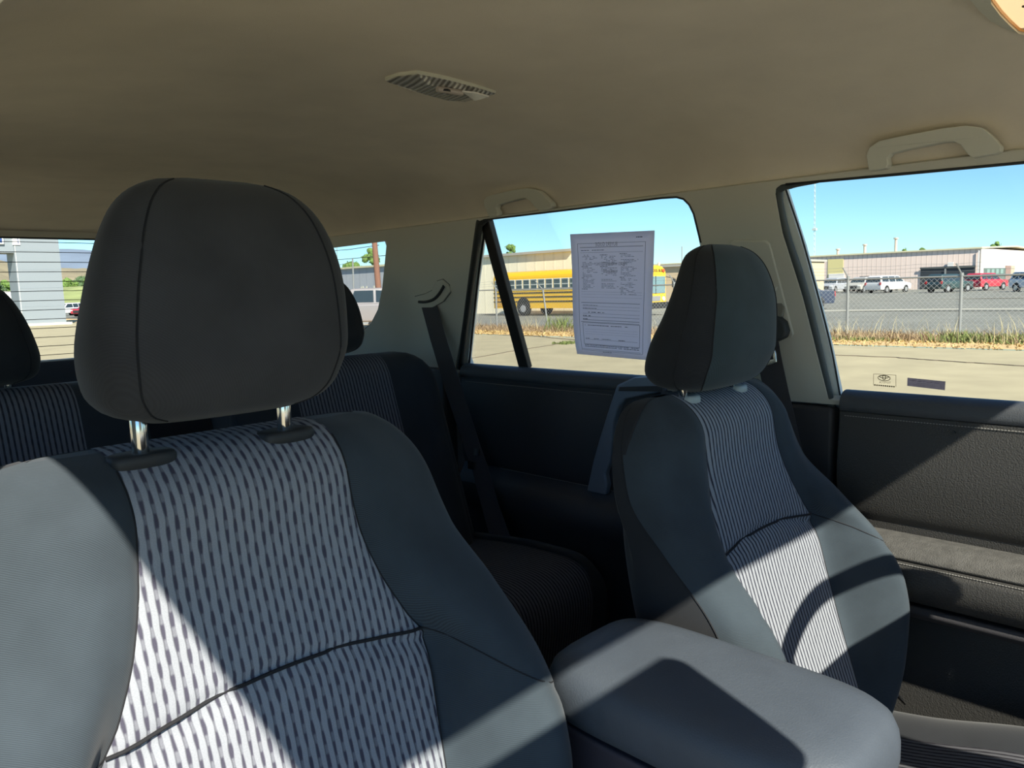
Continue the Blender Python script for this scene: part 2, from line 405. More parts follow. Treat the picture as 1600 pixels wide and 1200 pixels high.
strip('gasket', catmull([wp(1313.5, 622, .004), wp(1295.5, 529, .004), wp(1257.5, 387, .004), wp(1234, 314, .004), wp(1228, 296, .004)], 5), .004, .0016, rubber, w1)
topl = [wp(1228, 288, .03), wp(1420, 271, .03), wp(1600, 254, .03)]
topl = [(p[0], p[1]) for p in topl] + [(-.08, wp(1600, 254, .03)[1])]
strip('gasket', topl, .03, .0022, rubber, w1)

rf = [(wp(733, 560, fo)[0], -.03), wp(733, 560, fo), wp(745, 450, fo), wp(757, 360, fo), wp(760, 346, fo), (wp(770, 340, fo)[0], 1.03), (.70, 1.03), (.70, -.03)]
w2 = wplate('window_2', [(1.78, -.04), (1.78, 1.08), (.66, 1.08), (.66, -.04)], [rf], -.012, .004, framepaint, bv=.002)
w2.location.x = .0
tag(w2, 'rear driver door window with slanted black divider bar', 'window', kind='structure')
wplate('pane', [(1.75, -.03), (1.75, 1.06), (.68, 1.06), (.68, -.03)], [], -.010, -.006, glass, w2, bv=0)
strip('weatherstrip', catmull([wp(719, 575, .022), wp(731, 480, .022), wp(748, 356, .022), wp(753, 348, .022), wp(764, 343, .022)], 6), .022, .0095, rubber, w2)
strip('gasket', catmull([wp(733, 570, .004), wp(745.5, 450, .004), wp(757.5, 360, .004)], 5), .004, .003, rubber, w2)
strip('gasket', [wp(757, 343.5, .03), wp(900, 326.5, .03), wp(1033, 309.5, .03), wp(1057, 308, .03), wp(1068, 311, .03), wp(1077, 320, .03), wp(1084, 334, .03), wp(1095, 379, .03)], .03, .002, rubber, w2)
wplate('divider_bar', [wp(752, 350, .008), wp(759, 344, .008), wp(765, 345, .008), wp(827, 576, .008), wp(812, 576, .008)], [], -.006, .012, bar_m, w2, bv=.003)
w3 = wplate('window_3', [(2.72, .12), (2.72, 1.02), (1.7, 1.02), (1.7, .12)], [], -.012, -.006, glass, bv=0)
tag(w3, 'quarter window glass behind the rear seat', 'window', kind='structure')
qh = quarter_hole(.02)
strip('gasket', qh[1:8], .012, .004, rubber, w3)
# passenger side glass
w5 = wplate('window_5', [(1.75, -.03), (1.75, 1.06), (.52, 1.06), (.52, -.03)], [], -.010, -.006, glass, side=-1, bv=0)
tag(w5, 'rear passenger door window glass', 'window', kind='structure')

# --- B pillar details
bp = wplate('trim_1', [wp(1142, 378, .03), wp(1148, 374, .03), wp(1198, 375, .03), wp(1204, 380, .03), wp(1241, 521, .03), wp(1238, 527, .03), wp(1190, 527, .03)], [], .029, .035, cream, bv=.003)
tag(bp, 'raised cover panel on the cream middle pillar', 'trim', kind='structure')
lowb = MB()
pb = wp(1296, 634, .03)
lowb.box((.705, pb[0]-.012, .5), (.742, pb[0]+.36, 1.268))
lb = bevel(lowb.build('trim_2', vinyl2), .01); tag(lb, 'black lower trim of the middle pillar', 'trim', kind='structure')
lc = bevel(MB().box((.70, 1.66, .5), (.745, 2.9, 1.285)).build('trim_3', vinyl2), .01); tag(lc, 'black lower trim behind the rear door', 'trim', kind='structure')
lr = bevel(MB().box((-.745, .56, .5), (-.70, 2.9, 1.285)).build('trim_4', vinyl2), .01); tag(lr, 'black lower trim on the passenger side', 'trim', kind='structure')

# --- rear wall with tailgate glass
def RW(x, s, off=0): return Vector((x, 2.93-.17*s - off, 1.30+.405*s))
hole = [(-.52, .03), (.50, .03), (.56, .12), (.53, .9), (.50, .985), (-.50, .985), (-.53, .9), (-.56, .12)]
V, F = prism([(-.75, -.05), (.75, -.05), (.68, 1.06), (-.68, 1.06)], lambda x, s: RW(x, s, 0), lambda x, s: RW(x, s, .04), [hole])
wb = bevel(meshobj('wall_back', V, F, cream), .01); tag(wb, 'cream trim around the tailgate glass', 'wall', kind='structure')
w4o = MB()
V, F = prism([(-.6, 0), (.6, 0), (.58, 1.03), (-.58, 1.03)], lambda x, s: RW(x, s, -.001), lambda x, s: RW(x, s, -.006))
w4 = meshobj('window_4', V, F, glass); tag(w4, 'tailgate glass crossed by thin dark heater lines', 'window', kind='structure')
for i in range(13):
    s = .945-.0745*i
    P = [RW(-.55+1.1*k/20, s+.018*(1-((k-10)/10)**2), .0012) for k in range(21)]
    MB().tube(P, .0011, 5).build('heater_line', rubber, w4)
P = [RW(x, s, .041) for x, s in [(-.5, .985), (.5, .985)]]
MB().tube(P, .003, 6).build('gasket', rubber, w4)
tg = bevel(MB().box((-.72, 2.88, .5), (.72, 2.96, 1.308)).build('trim_5', vinyl2), .01); tag(tg, 'black tailgate trim under the rear glass', 'trim', kind='structure')
sk = MB().box((.752, -.6, .40), (.775, 2.95, 1.285)).build('trim_11', mat('roof_paint', (.5, .5, .5), .4)); tag(sk, 'outer body side below the driver side windows', 'body side', kind='structure')
fl = MB().box((-.74, -1.0, .44), (.74, 2.95, .5)).build('floor', carpet); tag(fl, 'dark carpeted car floor', 'floor', kind='structure')

# --- front of the cabin (behind the camera, shades the seats)
dash_m = mat('dash_vinyl', (.09, .088, .085), .6, bump=.3)
dash = bevel(MB().add(*prism([(-.42, .75), (-.40, 1.08), (-.50, 1.17), (-.62, 1.19), (-1.05, 1.17), (-1.05, .5), (-.6, .5)], lambda y, z: Vector((-.70, y, z)), lambda y, z: Vector((.70, y, z)))).build('trim_7', dash_m), .02)
tag(dash, 'black dashboard across the front', 'dashboard', kind='structure')
hd = bevel(MB().box((-.6, -.16, 1.685), (.6, -.11, 1.80)).build('trim_8', headliner), .008); tag(hd, 'headliner edge above the windshield', 'trim', kind='structure')
hood_ = MB().add(*lofts([[Vector((x*s, y, z-.05*(x/.85)**2)) for x, z in [(-.85, zz), (-.6, zz+.02), (-.3, zz+.03), (0, zz+.035), (.3, zz+.03), (.6, zz+.02), (.85, zz), (.85, zz-.4), (-.85, zz-.4)]] for s, y, zz in ((.95, -1.08, 1.13), (1, -1.4, 1.12), (1, -1.9, 1.07), (.96, -2.2, .98), (.9, -2.3, .85))]))
hood = hood_.build('trim_12', mat('car_paint', (.72, .72, .70), .35, coat=.4), smooth=False); tag(hood, 'unseen pale hood added before the windshield to bounce light', 'hood', kind='structure')  # unseen hood, added to bounce sunlight up into the cabin
for sgn, nm in ((-1, 'trim_9'), (1, 'trim_10')):
    ap = MB().tube([(sgn*.60, -.13, 1.71), (sgn*.64, -.45, 1.53), (sgn*.69, -.95, 1.21)], .03, 10).build(nm, cream, smooth=True)
    tag(ap, 'cream windshield pillar on the %s side' % ('passenger' if sgn < 0 else 'driver'), 'trim', kind='structure')
V, F = prism([(-.58, 0), (.58, 0), (.66, 1), (-.66, 1)], lambda x, s: Vector((x, -.15-.84*s, 1.715-.50*s)), lambda x, s: Vector((x, -.152-.84*s, 1.72-.50*s)))
ws = meshobj('window_6', V, F, glass); tag(ws, 'windshield glass', 'window', kind='structure')

# --- driver door panel (front)
def panel(name, prof, y0, y1, m, parent=None, n=1):
    rings = []
    for k in range(n+1):
        y = y0+(y1-y0)*k/n; rings.append([Vector((x, y, z)) for x, z in prof])
    V, F = lofts(rings, True, True, True); return meshobj(name, V, F, m, parent)
yF = on(1314, 640, 0, .70).y
prof = [(.735, 1.296), (.722, 1.302), (.706, 1.300), (.694, 1.291), (.690, 1.276), (.693, 1.266)]
d1 = panel('door_1', [(.693, 1.266)] + catmull([(.694, 1.262), (.688, 1.22), (.684, 1.16), (.690, 1.10), (.700, 1.075)], 5) + [(.70, .95), (.69, .80), (.68, .5), (.74, .5), (.745, 1.266)], -.5, yF, vinyl)
tag(d1, 'black vinyl driver door panel with padded sill and armrest', 'door', kind='structure')
for p in d1.data.polygons: p.use_smooth = len(p.vertices) == 4
bevel(d1, .004, 2, 50)
sp_ = panel('sill_pad', catmull(prof, 4)[:-1] + [(.693, 1.266), (.735, 1.266)], -.5, yF, pad, d1); bevel(sp_, .003, 2, 50)
# armrest, slightly rising toward its rear
prA = catmull([(.700, 1.062), (.66, 1.066), (.63, 1.060), (.612, 1.046)], 4) + [(.612, 1.040), (.70, 1.040)]
ar = panel('armrest', prA, -.4, yF-.05, armcloth, d1); bevel(ar, .004, 2, 50)
prB = [(.612, 1.040), (.604, 1.032), (.600, 1.01), (.604, .99), (.618, .972), (.70, .968), (.70, 1.040)]
ar2 = panel('armrest_front', prB, -.4, yF-.045, vinyl, d1); bevel(ar2, .005, 3, 30)
prC = [(.70, .966), (.62, .966), (.616, .955), (.622, .945), (.70, .94)]
ar3 = panel('lower_ledge', prC, -.4, yF-.04, vinyl2, d1); bevel(ar3, .003, 2, 30)
def stitches(parent, P, n, r=.0007, fill=.62, m=None):
    b = MB()
    for i in range(n):
        a = i/n; c = (i+fill)/n
        b.tube([P(a), P(c)], r, 5)
    return b.build('stitching', m or thread, parent)
stitches(d1, lambda t: Vector((.6915, yF-.01-.42*t, 1.2585)), 90)
stitches(d1, lambda t: Vector((.607, yF-.05-.40*t, 1.0375)), 95)
hole_ = MB().cyl(on(1490, 676, 0, .6865), (1, 0, 0), .0028, .004, 12).build('screw_hole', rubber, d1)

# --- rear driver door panel
yR0, yR1 = 0.96, on(722, 580, 0, .70).y
d2 = panel('door_2', [(.694, 1.266)] + catmull([(.696, 1.262), (.69, 1.2), (.688, 1.12), (.694, 1.05), (.700, 1.03)], 5) + [(.68, 1.0), (.665, .985), (.665, .93), (.69, .90), (.69, .5), (.74, .5), (.745, 1.266)], yR0-.03, yR1, vinyl2)
for p in d2.data.polygons: p.use_smooth = len(p.vertices) == 4
tag(d2, 'black rear door panel with silver pull trim behind the driver seat', 'door', kind='structure')
sp2 = panel('sill_pad', catmull(prof, 4)[:-1] + [(.693, 1.266), (.735, 1.266)], yR0-.03, yR1, pad, d2); bevel(sp2, .003, 2, 50)
stitches(d2, lambda t: Vector((.6935, yR1-.02-.50*t, 1.2555)), 80, .0006)
stitches(d2, lambda t: Vector((.6995, yR1-.14-.40*t, 1.030)), 70, .0006)
sil = [(989, 590), (963, 602), (952, 634), (936, 685), (926, 721), (916, 768), (945, 774), (948, 758), (945, 741), (953, 719), (956, 685), (959, 656), (966, 636), (977, 624), (1035, 612), (1035, 588)]
P2 = [on(x, y, 0, .672) for x, y in sil]; P2 = [(p.y, p.z) for p in P2]
V, F = prism(P2, lambda y, z: Vector((.672, y, z)), lambda y, z: Vector((.692, y, z)))
bevel(meshobj('pull_trim', V, F, silver, d2), .005)
P2 = [on(x, y, 0, .669) for x, y in [(968, 605), (1035, 603), (1035, 612), (966, 611)]]; P2 = [(p.y, p.z) for p in P2]
V, F = prism(P2, lambda y, z: Vector((.669, y, z)), lambda y, z: Vector((.680, y, z)))
meshobj('pull_recess', V, F, vinyl2, d2)

# ================================================================== seats
YC = [(0, .672), (.03, .664), (.1, .654), (.2, .625), (.25, .612), (.35, .576), (.5, .522), (.64, .48)]
YB = [(0, .690), (.05, .676), (.13, .650), (.19, .590), (.26, .520), (.32, .488), (.37, .480), (.45, .482), (.55, .500), (.64, .53)]
HW = [(0, .232), (.06, .242), (.13, .256), (.2, .266), (.28, .268), (.4, .266), (.55, .25), (.64, .235)]
WPn = [(0, .106), (.05, .104), (.1, .108), (.15, .120), (.2, .142), (.232, .160), (.26, .155), (.4, .140), (.64, .13)]
YK = [(0, .768), (.05, .770), (.2, .752), (.4, .705), (.64, .65)]
NP_ = 14
def seat_back(root, dz, dy, xc):
    T = 1.368
    hs = []; h = 0
    while h < .06: hs.append(h); h += .004
    while h < .645: hs.append(h); h += .0075
    rings = []; pidx = None
    for h in hs:
        yc, yb, hw, pw, yk = (tab(t, h) for t in (YC, YB, HW, WPn, YK))
        if xc > 0: hw *= .91; yk -= .024
        b = yc-yb
        half = [(pw*k/NP_, yc + .004*exp(-((pw-pw*k/NP_)/.006)**2)) for k in range(NP_)]
        key = [(pw, yc+.004), (pw+.012, yc-.004-.05*b), (pw+.4*(hw-.045-pw)+.006, yc-.012-.5*b), (hw-.048, yb), (hw-.016, yb+.018), (hw-.002, yb+.052), (hw, (yb+yk)/2+.03), (hw-.006, yk-.03), (hw-.03, yk-.004), (hw-.09, yk+.004), (0, yk+.012)]
        cm = catmull(key, 5)
        half += cm
        i0 = NP_; i1 = NP_+5*4+2
        # groove across the panel and over the bolster
        res = []
        for (x, y) in half:
            if y < yk-.05:
                hc = .205+.030*min(1, (x/.155))**2 if x <= pw else .235+.55*(x-pw)
                y += (.006 if x <= pw else .003)*exp(-((h-hc)/(.006))**2)
                if x <= pw and h > hc: y -= .006*(1-exp(-((h-hc)/.02)**2))*exp(-((h-hc)/.15)**2)
            res.append([x, y])
        # rounding at the top and the bottom
        for (edge, rx, ry) in ((h, .085, .058), (.64-h, .07, .05)):
            if edge < rx:
                ix = rx - sqrt(max(0, rx*rx-(rx-edge)**2))
                x0 = pw
                for q in res:
                    if q[0] > x0: q[0] = x0+(q[0]-x0)*(hw-ix*.8-x0)/(hw-x0)
            if edge < ry:
                mid = yc+.70*(yk-yc)
                for q in res:
                    fr = q[1] < mid; rr_ = ry if fr else .022; hh = (mid-yc) if fr else (yk-mid)+.012
                    iy = rr_ - sqrt(max(0, rr_*rr_-(rr_-edge)**2)) if edge < rr_ else 0
                    q[1] = mid+(q[1]-mid)*max(.05, (hh-iy)/hh)
        right = res; left = [[-x, y] for x, y in res[1:-1]][::-1]
        rings.append([Vector((xc+x, y+dy, T+dz-h)) for x, y in right+left])
    n = len(rings[0]); m = len(half)
    # arc length for uv
    vv = [0]
    for i in range(1, len(rings)): vv.append(vv[-1]+(rings[i][0]-rings[i-1][0]).length)
    def sub(name, sel, mt, parent, uv=False, caps=False, sh=0.0):
        V = []; F = []; U = []; mp = {}
        def vi(i, k):
            if (i, k) not in mp:
                mp[(i, k)] = len(V); V.append(rings[i][k]); U.append((rings[i][k].x-xc, vv[i]))
            return mp[(i, k)]
        for i in range(len(rings)-1):
            for k in range(n):
                if k in sel: F.append((vi(i, k), vi(i, (k+1) % n), vi(i+1, (k+1) % n), vi(i+1, k)))
        if caps:
            F.append(tuple(vi(0, k) for k in range(n))); F.append(tuple(vi(len(rings)-1, k) for k in range(n)))
        return meshobj(name, V, F, mt, parent, smooth=True, uv=U if uv else None)
    pan = set(range(0, NP_)) | set(range(n-NP_, n))
    e1 = NP_+5*5
    bol = set(range(NP_, e1)) | set(range(n-e1, n-NP_))
    rest = set(range(n))-pan-bol
    stripe = MATS['striped_fabric' if xc < 0 else 'striped_fabric_driver']
    br = sub('backrest', bol, dkfab, root, caps=False)
    sub('center_panel', pan, stripe, br, uv=True)
    # top cap strip over the panel (closes the flat ridge)
    ptop = rings[0]
    Vt = []; Ft = []; Ut = []
    for k in range(-NP_, NP_+1):
        a = ptop[k % n]; mid_k = (m-1)
        yk_ = tab(YK, 0); Vt += [a, Vector((a.x, max(p.y for p in ptop), a.z))]; Ut += [(a.x-xc, 0), (a.x-xc, -.03)]
    for i in range(2*NP_): Ft.append((2*i, 2*i+1, 2*i+3, 2*i+2))
    meshobj('top_panel', Vt, Ft, stripe, br, smooth=True, uv=Ut)
    Vt = []; Ft = []
    side_cap = MB(); side_cap.add([p+Vector((0, 0, -.0004)) for p in ptop], [tuple(range(n))]); side_cap.build('top_cap', dkfab, br)
    sub('side_panel', rest, blkfab, br)
    bot = MB(); bot.add(rings[-1], [tuple(range(n))]); bot.build('bottom_cap', blkfab, br)
    # seams
    def seamline(ks, rr=.0013):
        for k in ks:
            P = [rings[i][k] for i in range(3, len(rings)-2)]
            MB().tube(P, rr, 5).build('seam', stitch, br)
    seamline([NP_, n-NP_], .0011); seamline([e1, n-e1], .0011)
    # curved cross seam
    P = []
    for k in range(-NP_, NP_+1):
        kk = k % n; x = abs(rings[20][kk].x-xc)/tab(WPn, .21); hc = .205+.030*min(1, x*tab(WPn, .21)/.155)**2
        i = min(range(len(hs)), key=lambda i: abs(hs[i]-hc)); i = max(1, min(len(hs)-2, i))
        t = (hc-hs[i])/(hs[i+1]-hs[i]); a = rings[i][kk]; b2 = rings[i+1][kk]; P.append(a+(b2-a)*t+Vector((0, -.0028, 0)))
    MB().tube(P, .0017, 6).build('seam', stitch, br)
    for sgn in ((1, -1) if xc < 0 else (1,)):
        P = []
        for k in range(NP_, e1-2):
            kk = k if sgn > 0 else n-k
            x = abs(rings[31][kk].x-xc); hc = .235+.55*(x-.16)
            i = min(range(len(hs)-1), key=lambda i: abs(hs[i]-hc)); t = (hc-hs[i])/(hs[i+1]-hs[i]); P.append(rings[i][kk]+(rings[i+1][kk]-rings[i][kk])*t)
        MB().tube(P, .0009, 5).build('seam', stitch, br)
    return br, T+dz

def superring(a, b, yc, n=40, e=2.7):
    R = []
    for k in range(n):
        A = 2*pi*k/n; c, s = cos(A), sin(A)
        R.append((a*math.copysign(abs(c)**(2/e), c), yc+b*math.copysign(abs(s)**(2/e), s)))
    return R
HA = [(0, .070), (.05, .102), (.14, .117), (.3, .123), (.5, .119), (.7, .109), (.85, .095), (.94, .077), (.985, .055), (1, .03)]
HF = [(0, -.045), (.04, -.068), (.12, -.085), (.3, -.10), (.6, -.098), (.8, -.088), (.92, -.075), (.98, -.058), (1, -.045)]
HB = [(0, -.0), (.05, .034), (.14, .046), (.32, .034), (.55, .006), (.8, -.012), (.92, -.016), (.98, -.030), (1, -.040)]
def headrest(root, xc, y0, z0, z1, collar, fab=None, posts=True, sc=1.0):
    rings = []; N = 48; K = 40
    for i in range(K+1):
        t = i/K; k = .5-.5*cos(pi*t)
        a = tab(HA, k)*sc*(1 if posts else 1.06-.34*k); f = tab(HF, k)*sc; b = tab(HB, k)*sc
        rings.append([Vector((xc+x, y0+y, z0+(z1-z0)*k)) for x, y in superring(a, (b-f)/2, (b+f)/2, N)])
    V, F = lofts(rings)
    if posts and xc > 0:
        g = [f for i, f in enumerate(F) if len(f) == 4 and 17 <= (i % N) < 30]; m_ = [f for i, f in enumerate(F) if not (len(f) == 4 and 17 <= (i % N) < 30)]
        hr = meshobj('headrest', V, m_, tealfab, root, smooth=True)
        ids = sorted({j for f in g for j in f}); mp = {j: q for q, j in enumerate(ids)}
        meshobj('shaded_gusset', [V[j] for j in ids], [tuple(mp[j] for j in f) for f in g], blkfab, hr, smooth=True)  # black insert, its dark spread over the inboard side to paint in shading
    else:
        hr = meshobj('headrest', V, F, fab or hrfab, root, smooth=True)
    for k in ((30, 42) if xc < 0 else (30, 42, 25)):     # piping where the side gussets meet the front
        P = [rings[i][k]+Vector((0, -.0003, 0)) for i in range(3, K-2)]
        MB().tube(P, .0010, 5).build('seam', stitch, hr)
    if posts:
        for s in (-1, 1):
            MB().cyl((xc-.010+s*.070, y0-.028, (z0+1.33)/2+.02), (0, 0, 1), .0072, z0-1.33+.10, 16).build('post', chrome, hr, smooth=True)
    return hr
def collar(root, x, y, z, m, w=.034):
    rings = []
    for i, (s, dz) in enumerate([(1, -.010), (1.0, .003), (.93, .006), (.8, .007)]):
        rings.append([Vector((x+px*s, y+py*s, z+dz)) for px, py in superring(w, .017, 0, 28, 3.2)])
    V, F = lofts(rings); meshobj('post_collar', V, F, m, root, smooth=True)

def cushion(root, xc, y0, y1, m_side, m_mid, prof, hw, pw, parts=('seat_cushion', 'cushion_panel'), zb=.55):
    """prof: table y->z of the top; rounded front and side bolsters"""
    cols = [-hw, -hw, -hw+.012, -hw+.04, -hw+.08, -pw, -pw*.5, 0, pw*.5, pw, hw-.08, hw-.04, hw-.012, hw, hw]
    lift = [None, -.05, -.015, .012, .014, 0, -.003, -.004, -.003, 0, .014, .012, -.015, -.05, None]
    rows = [(y0+.03, zb, 1), (y0+.008, tab(prof, y0)-.16, 1)]
    rows += [(y0-.004, tab(prof, y0)-.10, 1), (y0, tab(prof, y0)-.055, 1), (y0+.018, tab(prof, y0)-.022, 1), (y0+.05, tab(prof, y0+.05)-.004, 1)]
    k = 10
    for i in range(k+1): y = y0+.09+(y1-y0-.09)*i/k; rows.append((y, tab(prof, y), 1))
    grid = []; L = [0]
    for j, (y, z, _) in enumerate(rows):
        r = []
        for i, c in enumerate(cols):
            dzz = zb-z if lift[i] is None else lift[i]*(1 if j > 3 else .2)
            yy = y + (.02*(abs(c)/hw)**6 if j < 6 else 0)
            r.append(Vector((xc+c, yy, z+dzz)))
        grid.append(r)
        if j: L.append(L[-1]+(Vector(rows[j][:2]).to_3d()-Vector(rows[j-1][:2]).to_3d()).length)
    def mk(name, i0, i1, mt, par, uv=False):
        V = []; F = []; U = []
        for j, r in enumerate(grid):
            for i in range(i0, i1+1): V.append(r[i]); U.append((r[i].x-xc, L[j]))
        nn_ = i1-i0+1
        for j in range(len(grid)-1):
            for i in range(nn_-1): F.append((j*nn_+i, j*nn_+i+1, (j+1)*nn_+i+1, (j+1)*nn_+i))
        o = meshobj(name, V, F, mt, par, smooth=True, uv=U if uv else None)
        ss = o.modifiers.new('s', 'SUBSURF'); ss.levels = 2; ss.render_levels = 2
        return o
    a = mk(parts[0], 0, 5, m_side, root); mk('cushion_side', 9, 14, m_side, a)
    p = mk(parts[1], 5, 9, m_mid, a, True)
    return a

def front_seat(label, xc, dy, dz, hz0, hz1, colm, colw):
    root = thing('front_seat', label, 'car seat', (0, 0, 0), group='front seats')
    seat_back(root, dz, dy, xc)
    hr = headrest(root, xc-(.012 if xc > 0 else 0), .735+dy, hz0, hz1, colm)
    for s in (-1, 1): collar(root, xc-.010+s*.070, .707+dy, (1.360 if xc < 0 else 1.359)+dz, colm, colw)
    cushion(root, xc, .10+dy, .60+dy, blkfab, stripe_r, [(.10+dy, .885+dz), (.3+dy, .865+dz), (.45+dy, .825+dz), (.6+dy, .80+dz)], .26, .15)  # black cloth on the cushion sides stands in for missing shade
    MB().add(*lofts([[Vector((xc+a, .25+dy+b, z)) for a, b in superring(.2, .22, 0, 24, 5)] for z in (.5, .6)])).build('seat_base', vinyl2, root)
    return root
front_seat('near front passenger seat with grey striped center, dark bolsters and raised headrest on chrome posts', -.37, 0, 0, 1.391, 1.606, rubber, .029)
ds = front_seat('driver seat beside the console with striped center and lowered teal grey headrest', .362, -.098, -.027, 1.343, 1.557, collar_sheen, .017)

# rear seats
def rear_seat(label, xc, hw, pw, x0c, x1c, hrx, split):
    root = thing('bench_seat', label, 'car seat', (0, 0, 0), group='rear seats')
    T = 1.345; hs = [0, .004, .012, .025, .045, .07, .1, .15, .2, .3, .4, .5]
    def ringpts(h):
        yc = 1.615 - .33*h; yk = yc+.14; r = .05
        i = r-sqrt(max(0, r*r-(r-h)**2)) if h < r else 0
        ix = .09-sqrt(max(0, .09**2-(.09-h)**2)) if h < .09 else 0
        return yc+i*.9, yk-i*.9, hw-ix*.9
    def gridpart(name, a, b, mt, par, uv, n=14):
        V = []; F = []; U = []
        rows = []
        for h in reversed(hs):
            yc, yk, hh = ringpts(h); rows.append((yc, T-h, hh, h))
        for h in hs[1:]:
            yc, yk, hh = ringpts(h); rows.append((yk, T-h, hh, h))
        L = 0
        for j, (y, z, hh, h) in enumerate(rows):
            if j: L += math.hypot(y-rows[j-1][0], z-rows[j-1][1])
            for k in range(n+1):
                u = a+(b-a)*k/n
                x = u if abs(u) < hw-.1 else math.copysign(hw-.1+(abs(u)-(hw-.1))*(hh-hw+.1)/.1, u)
                front = j < len(hs)
                e = max(0, (abs(u)-pw)/(hw-pw))
                yy = y - (.035*sin(pi*min(1, e*1.1)/1.0)*smooth01((h-.08)/.2) if front and e > 0 else 0) + (.03*max(0, e-.8)*5*.3 if front else 0)
                V.append(Vector((xc+x, yy, z))); U.append((x, L))
        m_ = len(rows)
        for j in range(m_-1):
            for k in range(n): F.append((j*(n+1)+k, j*(n+1)+k+1, (j+1)*(n+1)+k+1, (j+1)*(n+1)+k))
        # close the outer ends
        if abs(abs(a)-hw) < 1e-6: F.append(tuple(j*(n+1) for j in range(m_)))
        if abs(abs(b)-hw) < 1e-6: F.append(tuple(j*(n+1)+n for j in range(m_)))
        return meshobj(name, V, F, mt, par, smooth=True, uv=U if uv else None)
    br = gridpart('backrest', -hw, -pw, blkfab, root, False); gridpart('backrest_bolster', pw, hw, blkfab, br, False)
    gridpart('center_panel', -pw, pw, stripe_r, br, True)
    headrest(root, hrx, 1.70, 1.352, 1.352+.19, rubber, fab=blkfab, posts=False, sc=.92)
    for q_ in (-.06, .06): MB().cyl((hrx+q_, 1.70, 1.34), (0, 0, 1), .006, .06, 12).build('post', chrome, root)
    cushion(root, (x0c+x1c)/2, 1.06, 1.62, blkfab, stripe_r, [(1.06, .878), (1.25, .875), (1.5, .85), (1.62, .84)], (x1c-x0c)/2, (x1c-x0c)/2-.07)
    return root
rear_seat('rear seat behind the driver seat with striped center and black bolster beside the hanging belt', .335, .285, .135, .06, .688, .325, 0)
rear_seat('rear seat behind the passenger seat, its headrest at the left edge', -.385, .255, .135, -.675, .04, -.400, 0)

# --- centre console
root = thing('center_console', 'grey vinyl console box with padded lid between the front seats', 'console', (0, 0, 0))
rings = []
def crng(sx, sy, z, yc=.408): return [Vector((.004+x, yc+y, z)) for x, y in superring(.101*sx, .178*sy, 0, 48, 4.6)]
for sx, sy, z in [(.93, .96, 1.022), (.985, .99, 1.026), (1, 1, 1.036), (1.0, 1.0, 1.050), (.985, .99, 1.062), (.94, .965, 1.0735), (.86, .92, 1.081), (.7, .8, 1.0865), (.5, .6, 1.0885), (.25, .3, 1.0893), (.02, .02, 1.0895)]:
    rings.append(crng(sx, sy, z))
V, F = lofts(rings); lid = meshobj('lid', V, F, lidm, root, smooth=True)
rings = [[Vector((x, .40+y, z)) for x, y in superring(.094, .175, 0, 40, 5)] for z in (.5, .99, 1.012, 1.018)]
V, F = lofts(rings); bd = bevel(meshobj('console_body', V, F, consm, root), .004)
# --- seat side details: recline lever by the driver cushion
b = MB().tube([on(1391, 1076, 0, .62), on(1402, 1087, 0, .62), on(1414, 1099, 0, .63)], .003, 8).build('recline_bar', chrome, ds)

# --- steering wheel and passenger sun visor (out of frame, they cast the shadows on the seats)
root = thing('steering_wheel', 'black steering wheel ahead of the driver seat', 'steering wheel', (0, 0, 0))
cw = Vector((.30, .08, 1.225)); ax = Vector((0, .968, .25)).normalized(); e1 = Vector((1, 0, 0)); e2 = ax.cross(e1)
MB().tube([cw+e1*(.188*cos(2*pi*k/48))+e2*(.188*sin(2*pi*k/48)) for k in range(48)], .0155, 12, closed=True).build('rim', vinyl, root, smooth=True)
up_ = e2 if e2.z > 0 else -e2
V, F = prism([(-.182, .012), (.182, .012), (.178, -.05), (.155, -.09), (.10, -.155), (.065, -.182), (-.065, -.182), (-.075, -.07), (-.175, -.05)], lambda a, b: cw+e1*a+up_*b-ax*.02, lambda a, b: cw+e1*a+up_*b+ax*.012)
bevel(meshobj('spokes', V, F, vinyl, root), .006)
MB().cyl(cw-ax*.02-up_*.05, ax, .055, .06, 28).build('hub', vinyl, root, smooth=True)
MB().cyl(cw-ax*.28, ax, .035, .46, 20).build('column', vinyl2, root, smooth=True)
root = thing('sun_visor', 'folded down sun visor above the passenger seat', 'sun visor', (0, 0, 0))
V, F = prism([(-.60, 1.552), (-.585, 1.562), (-.22, 1.562), (-.206, 1.55), (-.206, 1.40), (-.22, 1.385), (-.585, 1.385), (-.60, 1.40)], lambda x, z: Vector((x, -.07, z)), lambda x, z: Vector((x, -.09, z)))
bevel(meshobj('visor_board', V, F, headliner, root), .006)
MB().tube([(-.58, -.08, 1.68), (-.58, -.08, 1.558), (-.24, -.08, 1.558)], .005, 8).build('visor_rod', handle_m, root)

root = thing('rear_view_mirror', 'black rear view mirror hanging at the windshield center', 'mirror', (0, 0, 0))
V, F = lofts([[Vector((-.028+a, y, 1.585+b)) for a, b in superring(w_, h_, 0, 32, 3.5)] for w_, h_, y in ((.060, .022, -.275), (.072, .031, -.265), (.072, .031, -.245), (.068, .027, -.24))])
meshobj('mirror_shell', V, F, rubber, root, smooth=True)
MB().tube([(-.028, -.27, 1.59), (-.03, -.30, 1.62), (-.03, -.305, 1.63)], .010, 10).build('stalk', rubber, root)
